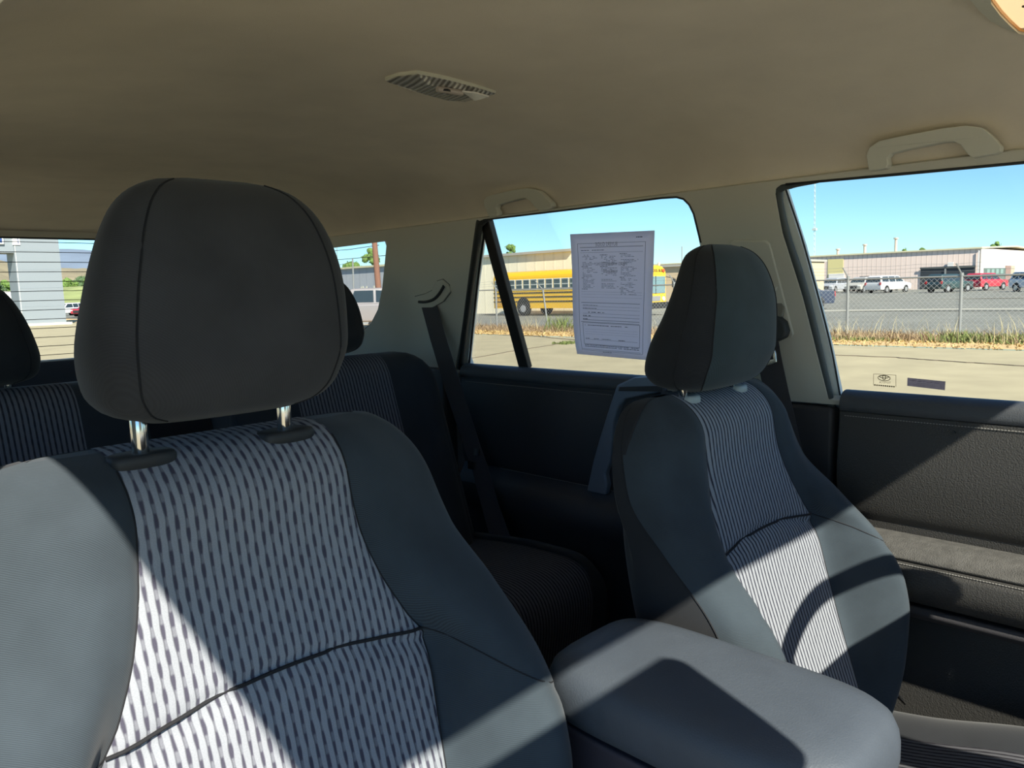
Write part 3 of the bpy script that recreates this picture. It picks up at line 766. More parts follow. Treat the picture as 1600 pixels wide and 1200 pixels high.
# --- grab handles
def grab(label, yc, zc, sc=1.0, dy=0):
    # outline in (along y rearwards, z), seen from inside
    O = [(.088, -.028), (.0865, -.004), (.080, .008), (.066, .0155), (.03, .0185), (-.02, .0205), (-.05, .0195), (-.070, .013), (-.080, .0), (-.0885, -.016), (-.087, -.023), (-.080, -.026), (-.052, -.0275), (-.047, -.022), (-.040, -.006), (-.033, -.0005), (-.02, .001), (.03, -.0025), (.052, -.0055), (.0575, -.011), (.0585, -.022), (.063, -.0275)]
    O = [(a, z*.85) for a, z in O]; root = thing('grab_handle', label, 'grab handle', (0, 0, 0), group='grab handles on the driver side')
    # tilt follows the headliner side
    def f(off):
        return lambda a, z: Vector((.548+off-.75*(z), yc+a*sc, zc+z*sc))
    V, F = prism(O, f(-.012), f(.006)); h = meshobj('handle', V, F, handle_m, root); bevel(h, .0055, 4, 30)
    for q_ in (.073, -.068): MB().cyl(f(.012)(q_, -.012), (1, 0, 0), .010, .03, 16).build('pivot', handle_m, root, smooth=True)
    return root
grab('pale grey plastic grab handle above the front driver window', .372, 1.688)
grab('pale grey plastic grab handle above the rear door window', 1.205, 1.694, 1.12)

# --- dome lamp
root = thing('dome_lamp', 'clear ribbed dome lamp in the middle of the headliner', 'lamp', (0, 0, 0))
pts = [(602, 132), (622, 125), (652, 121.5), (700, 131), (740, 141), (775, 151.5), (752, 158), (728, 164), (700, 162), (640, 146)]
P2 = [on(x, y, 2, 1.775) for x, y in pts]; cx = sum(p.x for p in P2)/len(P2); cy = sum(p.y for p in P2)/len(P2)
def dl(sc, z): return [Vector((cx+(p.x-cx)*sc, cy+(p.y-cy)*sc, z)) for p in P2]
V, F = lofts([dl(1.0, 1.786), dl(1.0, 1.7805), dl(.99, 1.780), dl(.985, 1.783)], False, False); meshobj('bezel', V, F, handle_m, root)
def lens_mat():
    m = bpy.data.materials.new('ribbed_lens'); m.use_nodes = True; nt = m.node_tree; b = nt.nodes['Principled BSDF']
    b.inputs['Roughness'].default_value = .2; b.inputs['Metallic'].default_value = .35; b.inputs['Coat Weight'].default_value = .5
    tc = nn(nt, 'ShaderNodeTexCoord'); wv = nn(nt, 'ShaderNodeTexWave'); wv.inputs['Scale'].default_value = 36; wv.bands_direction = 'X'
    mp = nn(nt, 'ShaderNodeMapping'); mp.inputs['Rotation'].default_value = (0, 0, radians(10)); nt.links.new(tc.outputs['Object'], mp.inputs[0]); nt.links.new(mp.outputs[0], wv.inputs[0])
    cr = nn(nt, 'ShaderNodeMix', data_type='RGBA'); cr.inputs[6].default_value = (.28, .27, .25, 1); cr.inputs[7].default_value = (.75, .75, .72, 1)
    nt.links.new(wv.outputs[0], cr.inputs[0]); nt.links.new(cr.outputs[2], b.inputs['Base Color'])
    bpn = nn(nt, 'ShaderNodeBump'); bpn.inputs['Distance'].default_value = .003; nt.links.new(wv.outputs[0], bpn.inputs['Height']); nt.links.new(bpn.outputs[0], b.inputs['Normal']); return m
V, F = lofts([dl(.987, 1.782), dl(.987, 1.7790), dl(.6, 1.7735), dl(.05, 1.773)], False, True); meshobj('lens', V, F, lens_mat(), root)
pc = [on(x, y, 2, 1.770) for x, y in [(722, 143), (742, 145), (764, 151), (742, 157)]]
MB().add([(p.x, p.y, 1.7715) for p in pc]+[(p.x, p.y, 1.7695) for p in pc], [(0,1,2,3), (4,5,6,7), (0,1,5,4), (1,2,6,5), (2,3,7,6), (3,0,4,7)]).build('bright_facet', mat('clear_plastic', (.85, .83, .78), .2), root)
MB().tube([on(683, 139, 2, 1.7705), on(722, 145, 2, 1.7705)], .004, 10).build('bulb', mat('bulb_glass', (.5, .44, .4), .15), root)
pc = [on(x, y, 2, 1.769) for x, y in [(688, 141), (700, 141), (712, 146), (700, 147)]]
MB().add([(p.x, p.y, 1.771) for p in pc]+[(p.x, p.y, 1.7685) for p in pc], [(0,1,2,3), (4,5,6,7), (0,1,5,4), (1,2,6,5), (2,3,7,6), (3,0,4,7)]).build('switch', rubber, root)

# --- overhead map lamp at the top right
root = thing('map_lamp', 'warm glowing map lamp in its housing at the top right corner', 'lamp', (0, 0, 0))
zl = 1.772
hp = [(1512, -60), (1514, -2), (1530, 17), (1548, 33), (1566, 43), (1600, 52), (1700, 50), (1760, 10), (1740, -60)]
lp = [(1548, -60), (1549, -4), (1563, 15), (1578, 31), (1592, 44), (1620, 50), (1690, 44), (1730, 10), (1715, -60)]
def ringz(pp, z, sc=1.0):
    P = [on(x, y, 2, zl) for x, y in pp]; cx = sum(p.x for p in P)/len(P); cy = sum(p.y for p in P)/len(P)
    return [Vector((cx+(p.x-cx)*sc, cy+(p.y-cy)*sc, z)) for p in P]
V, F = lofts([ringz(hp, zl+.02), ringz(hp, zl), ringz(lp, zl-.006), ringz(lp, zl+.004)], False, False)
meshobj('housing', V, F, handle_m, root)
V, F = lofts([ringz(lp, zl+.001, .97), ringz(lp, zl-.001, .93), ringz(lp, zl-.002, .3)], False, True)
meshobj('lens', V, F, mat('lit_lens', (.8, .62, .42), .3, emis=(1, .72, .38), est=.55), root)
V, F = lofts([ringz(lp, zl+.001, .99), ringz(lp, zl-.0035, .975), ringz(lp, zl-.001, .94)], False, False)
meshobj('lens_rim', V, F, mat('lens_rim', (.45, .22, .08), .25, emis=(1, .4, .08), est=.12), root)
MB().tube([on(1598, 10, 2, zl-.003), on(1620, 12, 2, zl-.003)], .0012, 8).build('switch_slot', rubber, root)

# --- seat belts
def ribbon(name, ctr, wid, m, parent, th=.0012):
    """ctr list of points, wid list of half-width vectors"""
    V = []; F = []; n = len(ctr)
    for c, h in zip(ctr, wid):
        t = Vector((1, 0, 0)); V += [c-h, c+h, c+h+Vector((th, 0, 0)), c-h+Vector((th, 0, 0))]
    for i in range(n-1):
        for k in range(4): a = i*4+k; b_ = i*4+(k+1) % 4; F.append((a, b_, b_+4, a+4))
    F += [(0, 1, 2, 3), tuple((n-1)*4+k for k in range(4))]
    return meshobj(name, V, F, m, parent)
root = thing('seat_belt', 'dark rear seat belt hanging from the slot in the cream rear pillar', 'seat belt', (0, 0, 0), group='seat belts')
edges = [((656, 470), (680, 468), .640), ((672, 530), (696, 526), .640), ((699, 620), (722, 608), .645), ((722, 690), (748, 690), .65), ((738, 735), (762, 730), .645), ((752, 790), (778, 786), .64), ((772, 862), (803, 856), .63)]
ctr = []; wid = []
for (l, r, x) in edges:
    a = on(l[0], l[1], 0, x); b_ = on(r[0], r[1], 0, x); ctr.append((a+b_)/2); wid.append((b_-a)/2)
ribbon('webbing', ctr, wid, belt_m, root)
pc = on(744, 706, 0, .640); MB().cyl(pc, (.2, .1, 1), .009, .018, 12).build('tongue_stop', rubber, root)
pc = on(737, 727, 0, .640); MB().box(pc-Vector((.003, .012, .010)), pc+Vector((.003, .012, .010))).build('tongue', chrome, root)
# slot bezel
bz = [(647, 464), (663, 460), (675, 454), (682, 440), (691, 437), (701, 446), (703, 457), (693, 471), (677, 480), (654, 483), (646, 473)]
q3b = [wp(x, y, .034) for x, y in bz]
wplate('slot_bezel', q3b, [], .028, .036, cream, root, bv=.002)
P = [W(*p, .030) for p in q3b]; MB().tube(P, .0014, 5, closed=True).build('slot_seam', rubbergrey, root)
P = [W(*wp(x, y, .038), .0365) for x, y in catmull([(654, 472), (665, 472), (677, 468), (686, 459), (693, 447)], 5)]
MB().tube(P, .0042, 6).build('slot_opening', rubber, root)

root = thing('seat_belt', 'dark driver seat belt with metal tongue beside the driver headrest', 'seat belt', (0, 0, 0), group='seat belts')
edges = [((1176, 520), (1214, 520), .66), ((1183, 560), (1220, 556), .665), ((1193, 610), (1232, 612), .67), ((1205, 660), (1244, 662), .675), ((1230, 760), (1265, 762), .675)]
ctr = []; wid = []
for (l, r, x) in edges:
    a = on(l[0], l[1], 0, x-.01); b_ = on(r[0], r[1], 0, x-.01); ctr.append((a+b_)/2); wid.append((b_-a)/2)
ribbon('webbing', ctr, wid, belt_m, root)
def pxprism(name, pts, x0, th, m, parent, bv=.003):
    P2 = [on(x, y, 0, x0) for x, y in pts]; P2 = [(p.y, p.z) for p in P2]
    V, F = prism(P2, lambda y, z: Vector((x0, y, z)), lambda y, z: Vector((x0+th, y, z))); o = meshobj(name, V, F, m, parent)
    return bevel(o, bv) if bv else o
pxprism('guide_cover', [(1192, 494), (1214, 493), (1224, 503), (1228, 517), (1225, 528), (1212, 534), (1196, 537), (1180, 530), (1180, 500)], .635, .022, rubber, root, .005)
pxprism('adjuster', [(1180, 434), (1196, 434), (1210, 438), (1216, 446), (1212, 455), (1196, 463), (1180, 465)], .628, .014, cream, root, .004)
pxprism('anchor_recess', [(1200, 488), (1212, 467), (1220, 466), (1225, 480), (1222, 495), (1205, 497)], .640, .008, mat('pillar_recess', (.20, .19, .16), .6), root, .002)
MB().cyl(on(1207, 484, 0, .638), (1, 0, 0), .006, .012, 16).build('bolt', chrome, root)
P2 = [(1194, 540), (1206, 536), (1212, 552), (1213, 566), (1208, 570), (1197, 572), (1193, 562)]
P3 = [(1199, 549), (1205, 547), (1208, 561), (1199, 563)]
q = lambda pts: [(on(x, y, 0, .632).y, on(x, y, 0, .632).z) for x, y in pts]
V, F = prism(q(P2), lambda y, z: Vector((.632, y, z)), lambda y, z: Vector((.636, y, z)), [q(P3)])
bevel(meshobj('tongue', V, F, chrome, root), .001)

# --- paper form stuck on the rear window, sticker and etched mark
PO = .010
pc4 = [wp(891, 366, PO), wp(1023, 360, PO), wp(1016, 563, PO), wp(903, 552, PO)]
def paper(u, v, off=0.0):
    """u 0..1 left to right, v 0..1 top to bottom"""
    a = [pc4[0][i]*(1-u)+pc4[1][i]*u for i in (0, 1)]; b_ = [pc4[3][i]*(1-u)+pc4[2][i]*u for i in (0, 1)]
    p = [a[i]*(1-v)+b_[i]*v for i in (0, 1)]
    bulge = .045*(1-u)*sin(pi*min(1, v*1.0))**1*(v**2)   # left edge hangs straighter above its lower corner
    return W(p[0]+bulge*.35, p[1], PO+off+.003*v*v*(1-u))
root = thing('paper_form', 'printed white paper form taped on the rear door window', 'paper', (0, 0, 0))
V = []; F = []; NU, NV = 10, 16
for side_ in (0, .0006):
    for j in range(NV+1):
        for i in range(NU+1): V.append(paper(i/NU, j/NV, side_))
K1 = (NU+1)*(NV+1)
for s_ in (0, K1):
    for j in range(NV):
        for i in range(NU): a = s_+j*(NU+1)+i; F.append((a, a+1, a+NU+2, a+NU+1))
bd_ = [i for i in range(NU+1)]+[j*(NU+1)+NU for j in range(1, NV+1)]+[NV*(NU+1)+i for i in range(NU-1, -1, -1)]+[j*(NU+1) for j in range(NV-1, 0, -1)]
for i in range(len(bd_)): a = bd_[i]; b_ = bd_[(i+1) % len(bd_)]; F.append((a, b_, b_+K1, a+K1))
pm = bpy.data.materials.new('paper'); pm.use_nodes = True; nt = pm.node_tree; nt.nodes.clear()
o_ = nn(nt, 'ShaderNodeOutputMaterial'); d_ = nn(nt, 'ShaderNodeBsdfDiffuse'); t_ = nn(nt, 'ShaderNodeBsdfTranslucent'); mx = nn(nt, 'ShaderNodeMixShader')
d_.inputs[0].default_value = (.90, .87, .92, 1); t_.inputs[0].default_value = (.90, .86, .92, 1); mx.inputs[0].default_value = .72
nt.links.new(d_.outputs[0], mx.inputs[1]); nt.links.new(t_.outputs[0], mx.inputs[2]); nt.links.new(mx.outputs[0], o_.inputs[0])
meshobj('sheet', V, F, pm, root, smooth=True)
ink = mat('print_ink', (.03, .03, .05), .8); ink2 = mat('show_through_ink', (.30, .29, .34), .8)
tx = MB(); PE = .0011
def bar(u0, v0, u1, v1, b=tx): b.add([paper(u0, v0, PE), paper(u1, v0, PE), paper(u1, v1, PE), paper(u0, v1, PE)], [(0, 1, 2, 3)])
rnd = random.Random(3)
def hline(u0, u1, v, t=.0022, b=tx, slope=0):
    n = 12
    for i in range(n):
        a = u0+(u1-u0)*i/n; c = u0+(u1-u0)*(i+1)/n
        bar(a, v-t/2+slope*a, c, v+t/2+slope*a, b)
def words(u0, u1, v, t=.0034, b=tx, dens=.8):
    u = u0
    while u < u1:
        w_ = rnd.uniform(.008, .035)
        if rnd.random() < dens: bar(u, v-t/2, min(u+w_, u1), v+t/2, b)
        u += w_+.006
# borders
for (a, b_, c, d) in [(.09, .075, .905, .955)]:
    hline(a, c, b_); hline(a, c, d); 
    for k in range(24):
        bar(a-.002, b_+(d-b_)*k/24, a+.002, b_+(d-b_)*(k+1)/24); bar(c-.002, b_+(d-b_)*k/24, c+.002, b_+(d-b_)*(k+1)/24)
words(.80, .89, .04, .006); hline(.12, .88, .105, .003); words(.13, .50, .128, .004); hline(.12, .88, .145, .0014)
for col, (u0, u1, v0, nl) in enumerate([(.13, .345, .165, 25), (.37, .60, .165, 24), (.61, .84, .158, 30)]):
    for k in range(nl):
        if rnd.random() < .08: continue
        head = k % 8 == 0
        words(u0+(0 if head else .015), u0+(.09 if head else rnd.uniform(.6, 1)*(u1-u0)), v0+k*.0112, .0042 if head else .0030)
for v in (.455, .475, .50): hline(.12, .88, v, .0008)
hline(.12, .86, .545, .0030); words(.14, .34, .567); hline(.14, .86, .575, .0012); words(.14, .32, .592, .005); hline(.14, .86, .60, .0012)
words(.14, .42, .625, .006, dens=.7); hline(.14, .86, .635, .0014); words(.14, .24, .655, .006); hline(.14, .86, .662, .002); words(.14, .2, .682, .006); hline(.14, .86, .69, .003)
hline(.11, .86, .708, .0030)
for v0, v1, u0, u1 in [(.715, .90, .135, .865)]:
    hline(u0, u1, v0); hline(u0, u1, v1, .003)
    for k in range(10):
        bar(u0-.002, v0+(v1-v0)*k/10, u0+.002, v0+(v1-v0)*(k+1)/10); bar(u1-.002, v0+(v1-v0)*k/10, u1+.002, v0+(v1-v0)*(k+1)/10)
words(.16, .72, .735, .005); words(.16, .5, .85, .004); words(.60, .68, .852, .006); hline(.16, .84, .858, .0016)
for v in (.77, .79, .81): hline(.16, .84, v, .0007)
words(.14, .86, .908, .005, dens=.95); words(.14, .86, .921, .005, dens=.95); words(.38, .5, .962, .004); hline(.1, .88, .945, .0022)
tx.build('printed_text', ink, root)
tb = MB()
def ptext(s, uc, vc, hgt, b, mirror=True, wsc=1.0):
    V, F = text_geo(s, 1.0)
    # paper is .216 x .33 m
    V = [paper(uc+(-1 if mirror else 1)*x*hgt*wsc, vc-y*hgt*.66, PE+.0001) for x, y, z in V]; b.add(V, F)
for a_ in (('BUYERS GUIDE', .45, .085, .065), ('IMPLIED WARRANTIES ONLY', .50, .235, .050), ('WARRANTY', .50, .292, .050)):
    tb = MB(); ptext(*a_, tb, wsc=.62); tb.build('show_through_text', ink2, root)

lab = [wp(1415.5, 593.5, .003), wp(1475, 599.5, .003), wp(1474, 613, .003), wp(1415, 606, .003)]
st = thing('window_label', 'small blue grey label on the lower front window beside the etched mark', 'label', (0, 0, 0))
V, F = prism(lab, lambda y, s: W(y, s, -.0055), lambda y, s: W(y, s, -.0048)); meshobj('label_film', V, F, glass_mat('label_blue', (.36, .37, .50), .1), st)
b = MB()
for k in range(1):
    for j in range(9):
        u0 = .08+j*.095; v = .22
        def lp_(u, v):
            a = [lab[0][i]*(1-u)+lab[1][i]*u for i in (0, 1)]; c = [lab[3][i]*(1-u)+lab[2][i]*u for i in (0, 1)]; return W(a[0]*(1-v)+c[0]*v, a[1]*(1-v)+c[1]*v, -.0044)
        b.add([lp_(u0, v), lp_(u0+.07, v), lp_(u0+.07, v+.04), lp_(u0, v+.04)], [(0, 1, 2, 3)])
b.build('label_print', mat('label_print', (.36, .28, .36), .7), st)
em = thing('etched_mark', 'small framed brown maker mark etched in the lower front window', 'etched mark', (0, 0, 0))
mk = mat('etching', (.16, .11, .03), .8)
def ew(px, py): y, s = wp(px, py, -.005); return W(y, s, -.0045)
b = MB()
for a, c in [((1365, 584), (1400, 586)), ((1400, 586), (1400, 604)), ((1365, 584), (1365, 602))]: b.tube([ew(*a), ew(*c)], .00035, 5)
b.build('frame_line', mk, em)
b = MB()
def ell(cx, cy, rx, ry, r): b.tube([ew(cx+rx*cos(2*pi*k/32), cy+ry*sin(2*pi*k/32)+.06*rx*cos(2*pi*k/32)) for k in range(32)], r, 5, closed=True)
ell(1381.5, 590.5, 9.5, 4.3, .0006); ell(1381.5, 589.6, 2.4, 3.6, .0006); ell(1381.5, 588.6, 7, 1.9, .0006)
b.build('oval_emblem', mk, em)
V, F = text_geo('TOYOTA', 1.0)
b = MB(); b.add([ew(1383-x*4.4, 597.6-y*4.6+(-.12*x*4)*.5) for x, y, z in V], F); b.build('lettering', mk, em)
b = MB()
for k in range(10):
    x = 1366+k*3.3; b.add([ew(x, 600.2+k*.3), ew(x+2.4, 600.4+k*.3), ew(x+2.4, 602.4+k*.3), ew(x, 602.2+k*.3)], [(0, 1, 2, 3)])
b.build('fine_print', mk, em)

# ================================================================== OUTSIDE
# --- ground
def ground_grid(name, x0, x1, y0, y1, nx, ny, z, m, label):
    V = []; F = []
    for j in range(ny+1):
        for i in range(nx+1):
            x = x0+(x1-x0)*i/nx; y = y0+(y1-y0)*j/ny; V.append((x, y, z(x, y)))
    for j in range(ny):
        for i in range(nx): a = j*(nx+1)+i; F.append((a, a+1, a+nx+2, a+nx+1))
    o = meshobj(name, V, F, m, smooth=True); return tag(o, label, 'ground', kind='structure')
ground_grid('floor_street', -60, 17.2, -60, 260, 2, 2, lambda x, y: 0.0, asphalt_l, 'pale sunlit concrete street beside the car')
dirt = mat('dry_dirt', (.54, .37, .18), 1, var=.25, vscale=1.6, bump=.6, bscale=12)
ground_grid('floor_verge', 17.2, 21.0, -30, 120, 12, 160, lambda x, y: .02+.05*noise.noise(Vector((x*.7, y*.5, 0)))*smooth01((x-17.2)*2), dirt, 'dry dirt verge along the fence')
lot = mat('lot_asphalt', (.175, .178, .15), .95, var=.18, vscale=.5, bump=.3, bscale=30)
ground_grid('floor_lot', 21.0, 190, -60, 260, 70, 130, dip, lot, 'dark asphalt lot beyond the fence')
field = mat('green_field', (.20, .24, .07), 1, var=.35, vscale=.05)
ground_grid('floor_field', -400, 700, 60, 1500, 2, 2, lambda x, y: -.45-.0*y, field, 'green field in the distance')
# lot curb lines
def strip_g(name, P, wdt, z, m, label=None, cat=None, parent=None):
    V = []; F = []
    for i, p in enumerate(P):
        a = P[max(i-1, 0)]; c = P[min(i+1, len(P)-1)]; t = Vector((c[0]-a[0], c[1]-a[1])).normalized(); nrm = Vector((-t.y, t.x))*wdt/2
        for s_ in (-1, 1):
            x, y = p[0]+nrm.x*s_, p[1]+nrm.y*s_; V.append((x, y, z+dip(x, y)))
    n = len(V)
    V += [(a[0], a[1], a[2]-.03) for a in V]
    for i in range(len(P)-1): F += [(2*i, 2*i+1, 2*i+3, 2*i+2), (n+2*i, n+2*i+2, n+2*i+3, n+2*i+1), (2*i, 2*i+2, n+2*i+2, n+2*i), (2*i+1, n+2*i+1, n+2*i+3, 2*i+3)]
    o = meshobj(name, V, F, m, parent)
    if label: tag(o, label, cat)
    return o
curbm = mat('pale_curb', (.48, .46, .38), .9)
strip_g('curb', [(36.8, -5), (36.9, 10), (36.8, 20)], .55, .10, curbm, 'pale concrete curb line crossing the dark lot', 'curb')
strip_g('curb', [(56, -5), (57, 14), (57, 34)], .9, .05, mat('faded_line', (.25, .24, .20), .9), 'faint faded strip across the lot nearer the long warehouse', 'pavement strip')
crack = mat('crack', (.16, .13, .09), 1)
def gl(pts):
    P = [gr(x, y) for x, y in pts]; out = []
    for i in range(len(P)-1):
        for k in range(10):
            t = k/10; p = P[i].lerp(P[i+1], t); out.append((p.x+rnd.uniform(-.03, .03), p.y+rnd.uniform(-.03, .03)))
    out.append((P[-1].x, P[-1].y)); return out
for i, (pts, lb) in enumerate([([(738, 560), (800, 549), (884, 536)], 'wavy crack in the street seen low in the rear door window'),
        ([(745, 521), (820, 524), (893, 531), (1000, 540)], 'straight joint in the street near the verge'),
        ([(1300, 555), (1400, 559), (1500, 566), (1610, 573)], 'long joint across the street in the front window')]):
    strip_g('pavement_crack', gl(pts), .05, .012, crack, lb, 'crack')
# asphalt darker strip edge near verge
# --- weeds and dry grass
def blades(name, n, xr, yr, hr, wr, m, label, fn=None, seed=1, lean=.5):
    r = random.Random(seed); V = []; F = []
    for i in range(n):
        if fn: x, y, hs_ = fn(r)
        else: x, y, hs_ = r.uniform(*xr), r.uniform(*yr), 1
        h = r.uniform(*hr)*hs_; w_ = r.uniform(*wr); a = r.uniform(0, 2*pi); dx, dy = cos(a)*w_, sin(a)*w_
        lx, ly = r.gauss(0, lean)*h, r.gauss(0, lean)*h; k = len(V); z0 = .0
        V += [(x-dx, y-dy, z0), (x+dx, y+dy, z0), (x+lx*.4+dx*.7, y+ly*.4+dy*.7, z0+h*.6), (x+lx*.4-dx*.7, y+ly*.4-dy*.7, z0+h*.6), (x+lx, y+ly, z0+h)]
        F += [(k, k+1, k+2, k+3), (k+3, k+2, k+4)]
    o = meshobj(name, V, F, m); return tag(o, label, 'weeds', kind='stuff')
def clump(spots, sx, sy, hs_=1):
    def f(r):
        x, y, h = r.choice(spots); return x+r.gauss(0, sx), y+r.gauss(0, sy), h*hs_
    return f
dry = mat('dry_grass', (.46, .34, .15), 1, var=.35, vscale=4); drypale = mat('pale_dry_grass', (.58, .50, .27), 1, var=.2, vscale=4)
brownw = mat('brown_weeds', (.30, .22, .13), 1, var=.3, vscale=5); greenw = mat('green_weeds', (.16, .20, .06), 1, var=.3, vscale=3)
blades('dry_grass', 6000, (17.2, 18.7), (1.5, 25), (.03, .11), (.01, .03), dry, 'low dry tan grass at the edge of the street', seed=2, lean=.8)
blades('tangled_brown_weeds', 11000, (18.3, 20.2), (1.5, 24.5), (.10, .36), (.006, .014), brownw, 'tangled brown weeds along the foot of the fence', seed=3, lean=.55,
       fn=lambda r: (r.uniform(18.4, 20.2), r.uniform(1.5, 24.5), .45+.6*abs(noise.noise(Vector((r.random()*2, r.random()*9, 1))))+.2))
r0 = random.Random(9)
tall = [(r0.uniform(18.7, 20.0), y, r0.uniform(.7, 1.2)) for y in (3.2, 4.0, 4.6, 5.6, 6.3, 7.6, 8.3, 14.5, 17.2, 18.9, 19.8, 22.5, 23.5)]
blades('tall_pale_grass', 520, None, None, (.20, .70), (.003, .006), drypale, 'tall pale dry stalks standing in clumps by the fence', fn=clump(tall, .35, .35), seed=4, lean=.35)
def gy(px, x): return (x+.69)/tan(radians(45)+math.atan((px-800)/F_PX))
greens = [(18.5, gy(1365, 18.5), .45), (18.6, gy(1300, 18.6), .4), (18.7, gy(1505, 18.7), 1.0), (18.7, gy(1515, 18.7), .9), (18.8, gy(1590, 18.8), .8), (19.2, gy(882, 19.2), 2.0), (19.2, gy(1560, 19.2), .7)]
blades('green_weeds', 1500, None, None, (.08, .34), (.010, .022), greenw, 'patches of bright green weeds at the foot of the fence', fn=clump(greens, .22, .28), seed=5, lean=.45)
p_ = gr(885, 537); blades('green_weeds', 260, (p_.x-.3, p_.x+.3), (p_.y-.25, p_.y+.25), (.03, .08), (.01, .02), greenw, 'small green tuft growing out of the street crack', seed=6)

# --- chain link fence at x = 19.5
FX = 19.5; fence = thing('chain_link_fence', 'galvanised chain link fence with barbed wire arms between street and lot', 'fence', (FX, 0, 0))
galv = mat('galvanised_steel', (.28, .29, .28), .5, metal=.3)
wire_m = mat('fence_wire', (.50, .50, .48), .5)
ya, yb_ = .5, 24.2; hf = 1.50; b = MB()
dgn = .085; y = ya-hf
while y < yb_:
    for sgn in (1, -1):
        p0 = Vector((0, y, .03)); p1 = Vector((0, y+hf, hf)) if sgn > 0 else Vector((0, y+hf, .03))
        if sgn < 0: p0 = Vector((0, y, hf))
        b.tube([p0, p1], .0028, 3)
    y += dgn*1.4142
b.build('mesh_wire', wire_m, fence)
b = MB()
b.tube([(0, ya, hf), (0, yb_, hf)], .021, 8); b.build('top_rail', galv, fence)
postys = [5.3+2.6*k for k in range(-1, 8)]
for yy in postys:
    if abs(yy-(5.3+2.6*5)) < .1:      # the leaning post in the rear window
        continue
    b = MB(); b.tube([(0, yy, -.1), (0, yy, hf+.05)], .036, 10); b.cyl((0, yy, hf+.05), (0, 0, 1), .045, .07, 10)
    po = b.build('post', galv, fence); MB().tube([(0, yy, hf+.05), (-.1, yy+.10, hf+.30)], .018, 6).build('barb_arm', galv, po)
lx = gr(853, 501+14, 0); yy = gy(856, FX)
b = MB(); b.tube([(0, yy-.12, -.1), (0, yy+.12, hf*.98)], .03, 10); po = b.build('leaning_post', galv, fence); po['label'] = 'leaning pale post'
MB().tube([(0, yy+.12, hf*.98), (-.05, yy+.42, hf+.27)], .018, 6).build('barb_arm', galv, po)
for k in range(3):
    P = []; t = (k+1)/3
    for i in range(60):
        y = ya+(yb_-ya)*i/59; P.append((-.1*t, y+.1*t, hf+.05+.25*t-.012*sin(i*1.7)))
    MB().tube(P, .003, 4).build('barbed_wire', galv, fence)

# --- buildings
def blg(name, label, x, y0, y1, z0, z1, depth, m, group=None, roof_m=None, rise=.0):
    root = thing(name, label, 'building', (x, (y0+y1)/2, z0), group='metal warehouses across the street')
    L = (y1-y0)/2; H = z1-z0
    MB().box((0, -L, 0), (depth, L, H)).build('wall', m, root)
    V, F = prism([(-.25, H-.02), (depth/2, H+rise), (depth+.25, H-.02), (depth+.25, H+.16), (depth/2, H+rise+.18), (-.25, H+.16)], lambda a, z: Vector((a, -L-.15, z)), lambda a, z: Vector((a, L+.15, z)))
    meshobj('roof', V, F, roof_m, root)
    return root
roofm = mat('pale_roof_edge', (.62, .58, .38), .6)
lav = ribbed_mat('ribbed_lavender_wall', (.76, .62, .54), .6, 1, .22)
creamw = ribbed_mat('ribbed_cream_wall', (.92, .84, .62), .9, 1, .10)
B1 = blg('warehouse', 'long low pinkish ribbed metal warehouse across the lot with a sunlit cream end', 105, 25.8, 75, -.2, 4.75, 34, lav, roof_m=roofm, rise=.45)
Ls = (75-25.8)/2
def onW(px, x=105): return gy(px, x) - (25.8+75)/2
def face(root, name, y0, y1, z0, z1, m, dx=-.06, th=.08):
    return MB().box((dx, min(y0, y1), z0+.2), (dx+th, max(y0, y1), z1+.2)).build(name, m, root)
endw = MB().box((-.05, -Ls-.08, 0), (34, -Ls, 4.9)).build('end_wall', mat('sunlit_cream_wall', (.80, .74, .62), .8), B1)
yel = mat('yellow_panel', (.62, .55, .26), .7); face(B1, 'yellow_panel', onW(1294), onW(1318), 0, 4.3, yel); face(B1, 'yellow_panel', onW(1279), onW(1285), 0, 4.3, yel)
whited = mat('white_door', (.72, .70, .66), .6); darko = mat('dark_opening', (.035, .04, .045), .5)
face(B1, 'roll_door', onW(1296), onW(1320), 0, 2.35, whited, -.14); face(B1, 'window', onW(1282), onW(1291), .2, 1.6, darko, -.12)
face(B1, 'open_bay', onW(1438.5), onW(1523), -.1, 2.55, darko, -.14); face(B1, 'bay_post', onW(1476), onW(1478.5), -.1, 2.6, galv, -.3)
face(B1, 'lintel', onW(1438), onW(1524), 2.50, 2.75, mat('dark_lintel', (.05, .06, .06), .6), -.3)
face(B1, 'sign', onW(1480), onW(1489), 2.75, 3.25, whited, -.2)
face(B1, 'downspout', onW(1527), onW(1529), 0, 4.5, whited, -.25)
# openings on the end wall (facing -y)
def endx(px): return 25.7*tan(radians(45)+math.atan((px-800)/F_PX)) - .69 - 105
MB().box((endx(1536), -Ls-.16, 0), (endx(1569), -Ls-.05, 2.6)).build('window', mat('window_dark', (.10, .13, .11), .3), B1)
for k in range(4): MB().box((endx(1540+7*k), -Ls-.19, 1.9), (endx(1544+7*k), -Ls-.14, 2.5)).build('window_bay', mat('window_teal', (.22, .32, .28), .4), B1)
MB().box((endx(1569), -Ls-.18, 0), (endx(1577), -Ls-.05, 2.9)).build('door', mat('brown_door', (.28, .18, .15), .6), B1)
MB().box((endx(1577), -Ls-.18, 0), (endx(1583), -Ls-.05, 2.9)).build('door_frame', mat('tan_frame', (.45, .38, .28), .6), B1)
for px in (1351, 1387, 1352+50):
    pass
def pvent(px, h):
    p = MB(); yv = onW(px); p.cyl((3, yv, 5.1+h/2-.2), (0, 0, 1), .18, h, 10); p.cyl((3, yv, 5.1+h-.1), (0, 0, 1), .3, .18, 10); p.build('roof_vent', mat('vent_metal', (.5, .42, .35), .6), B1)
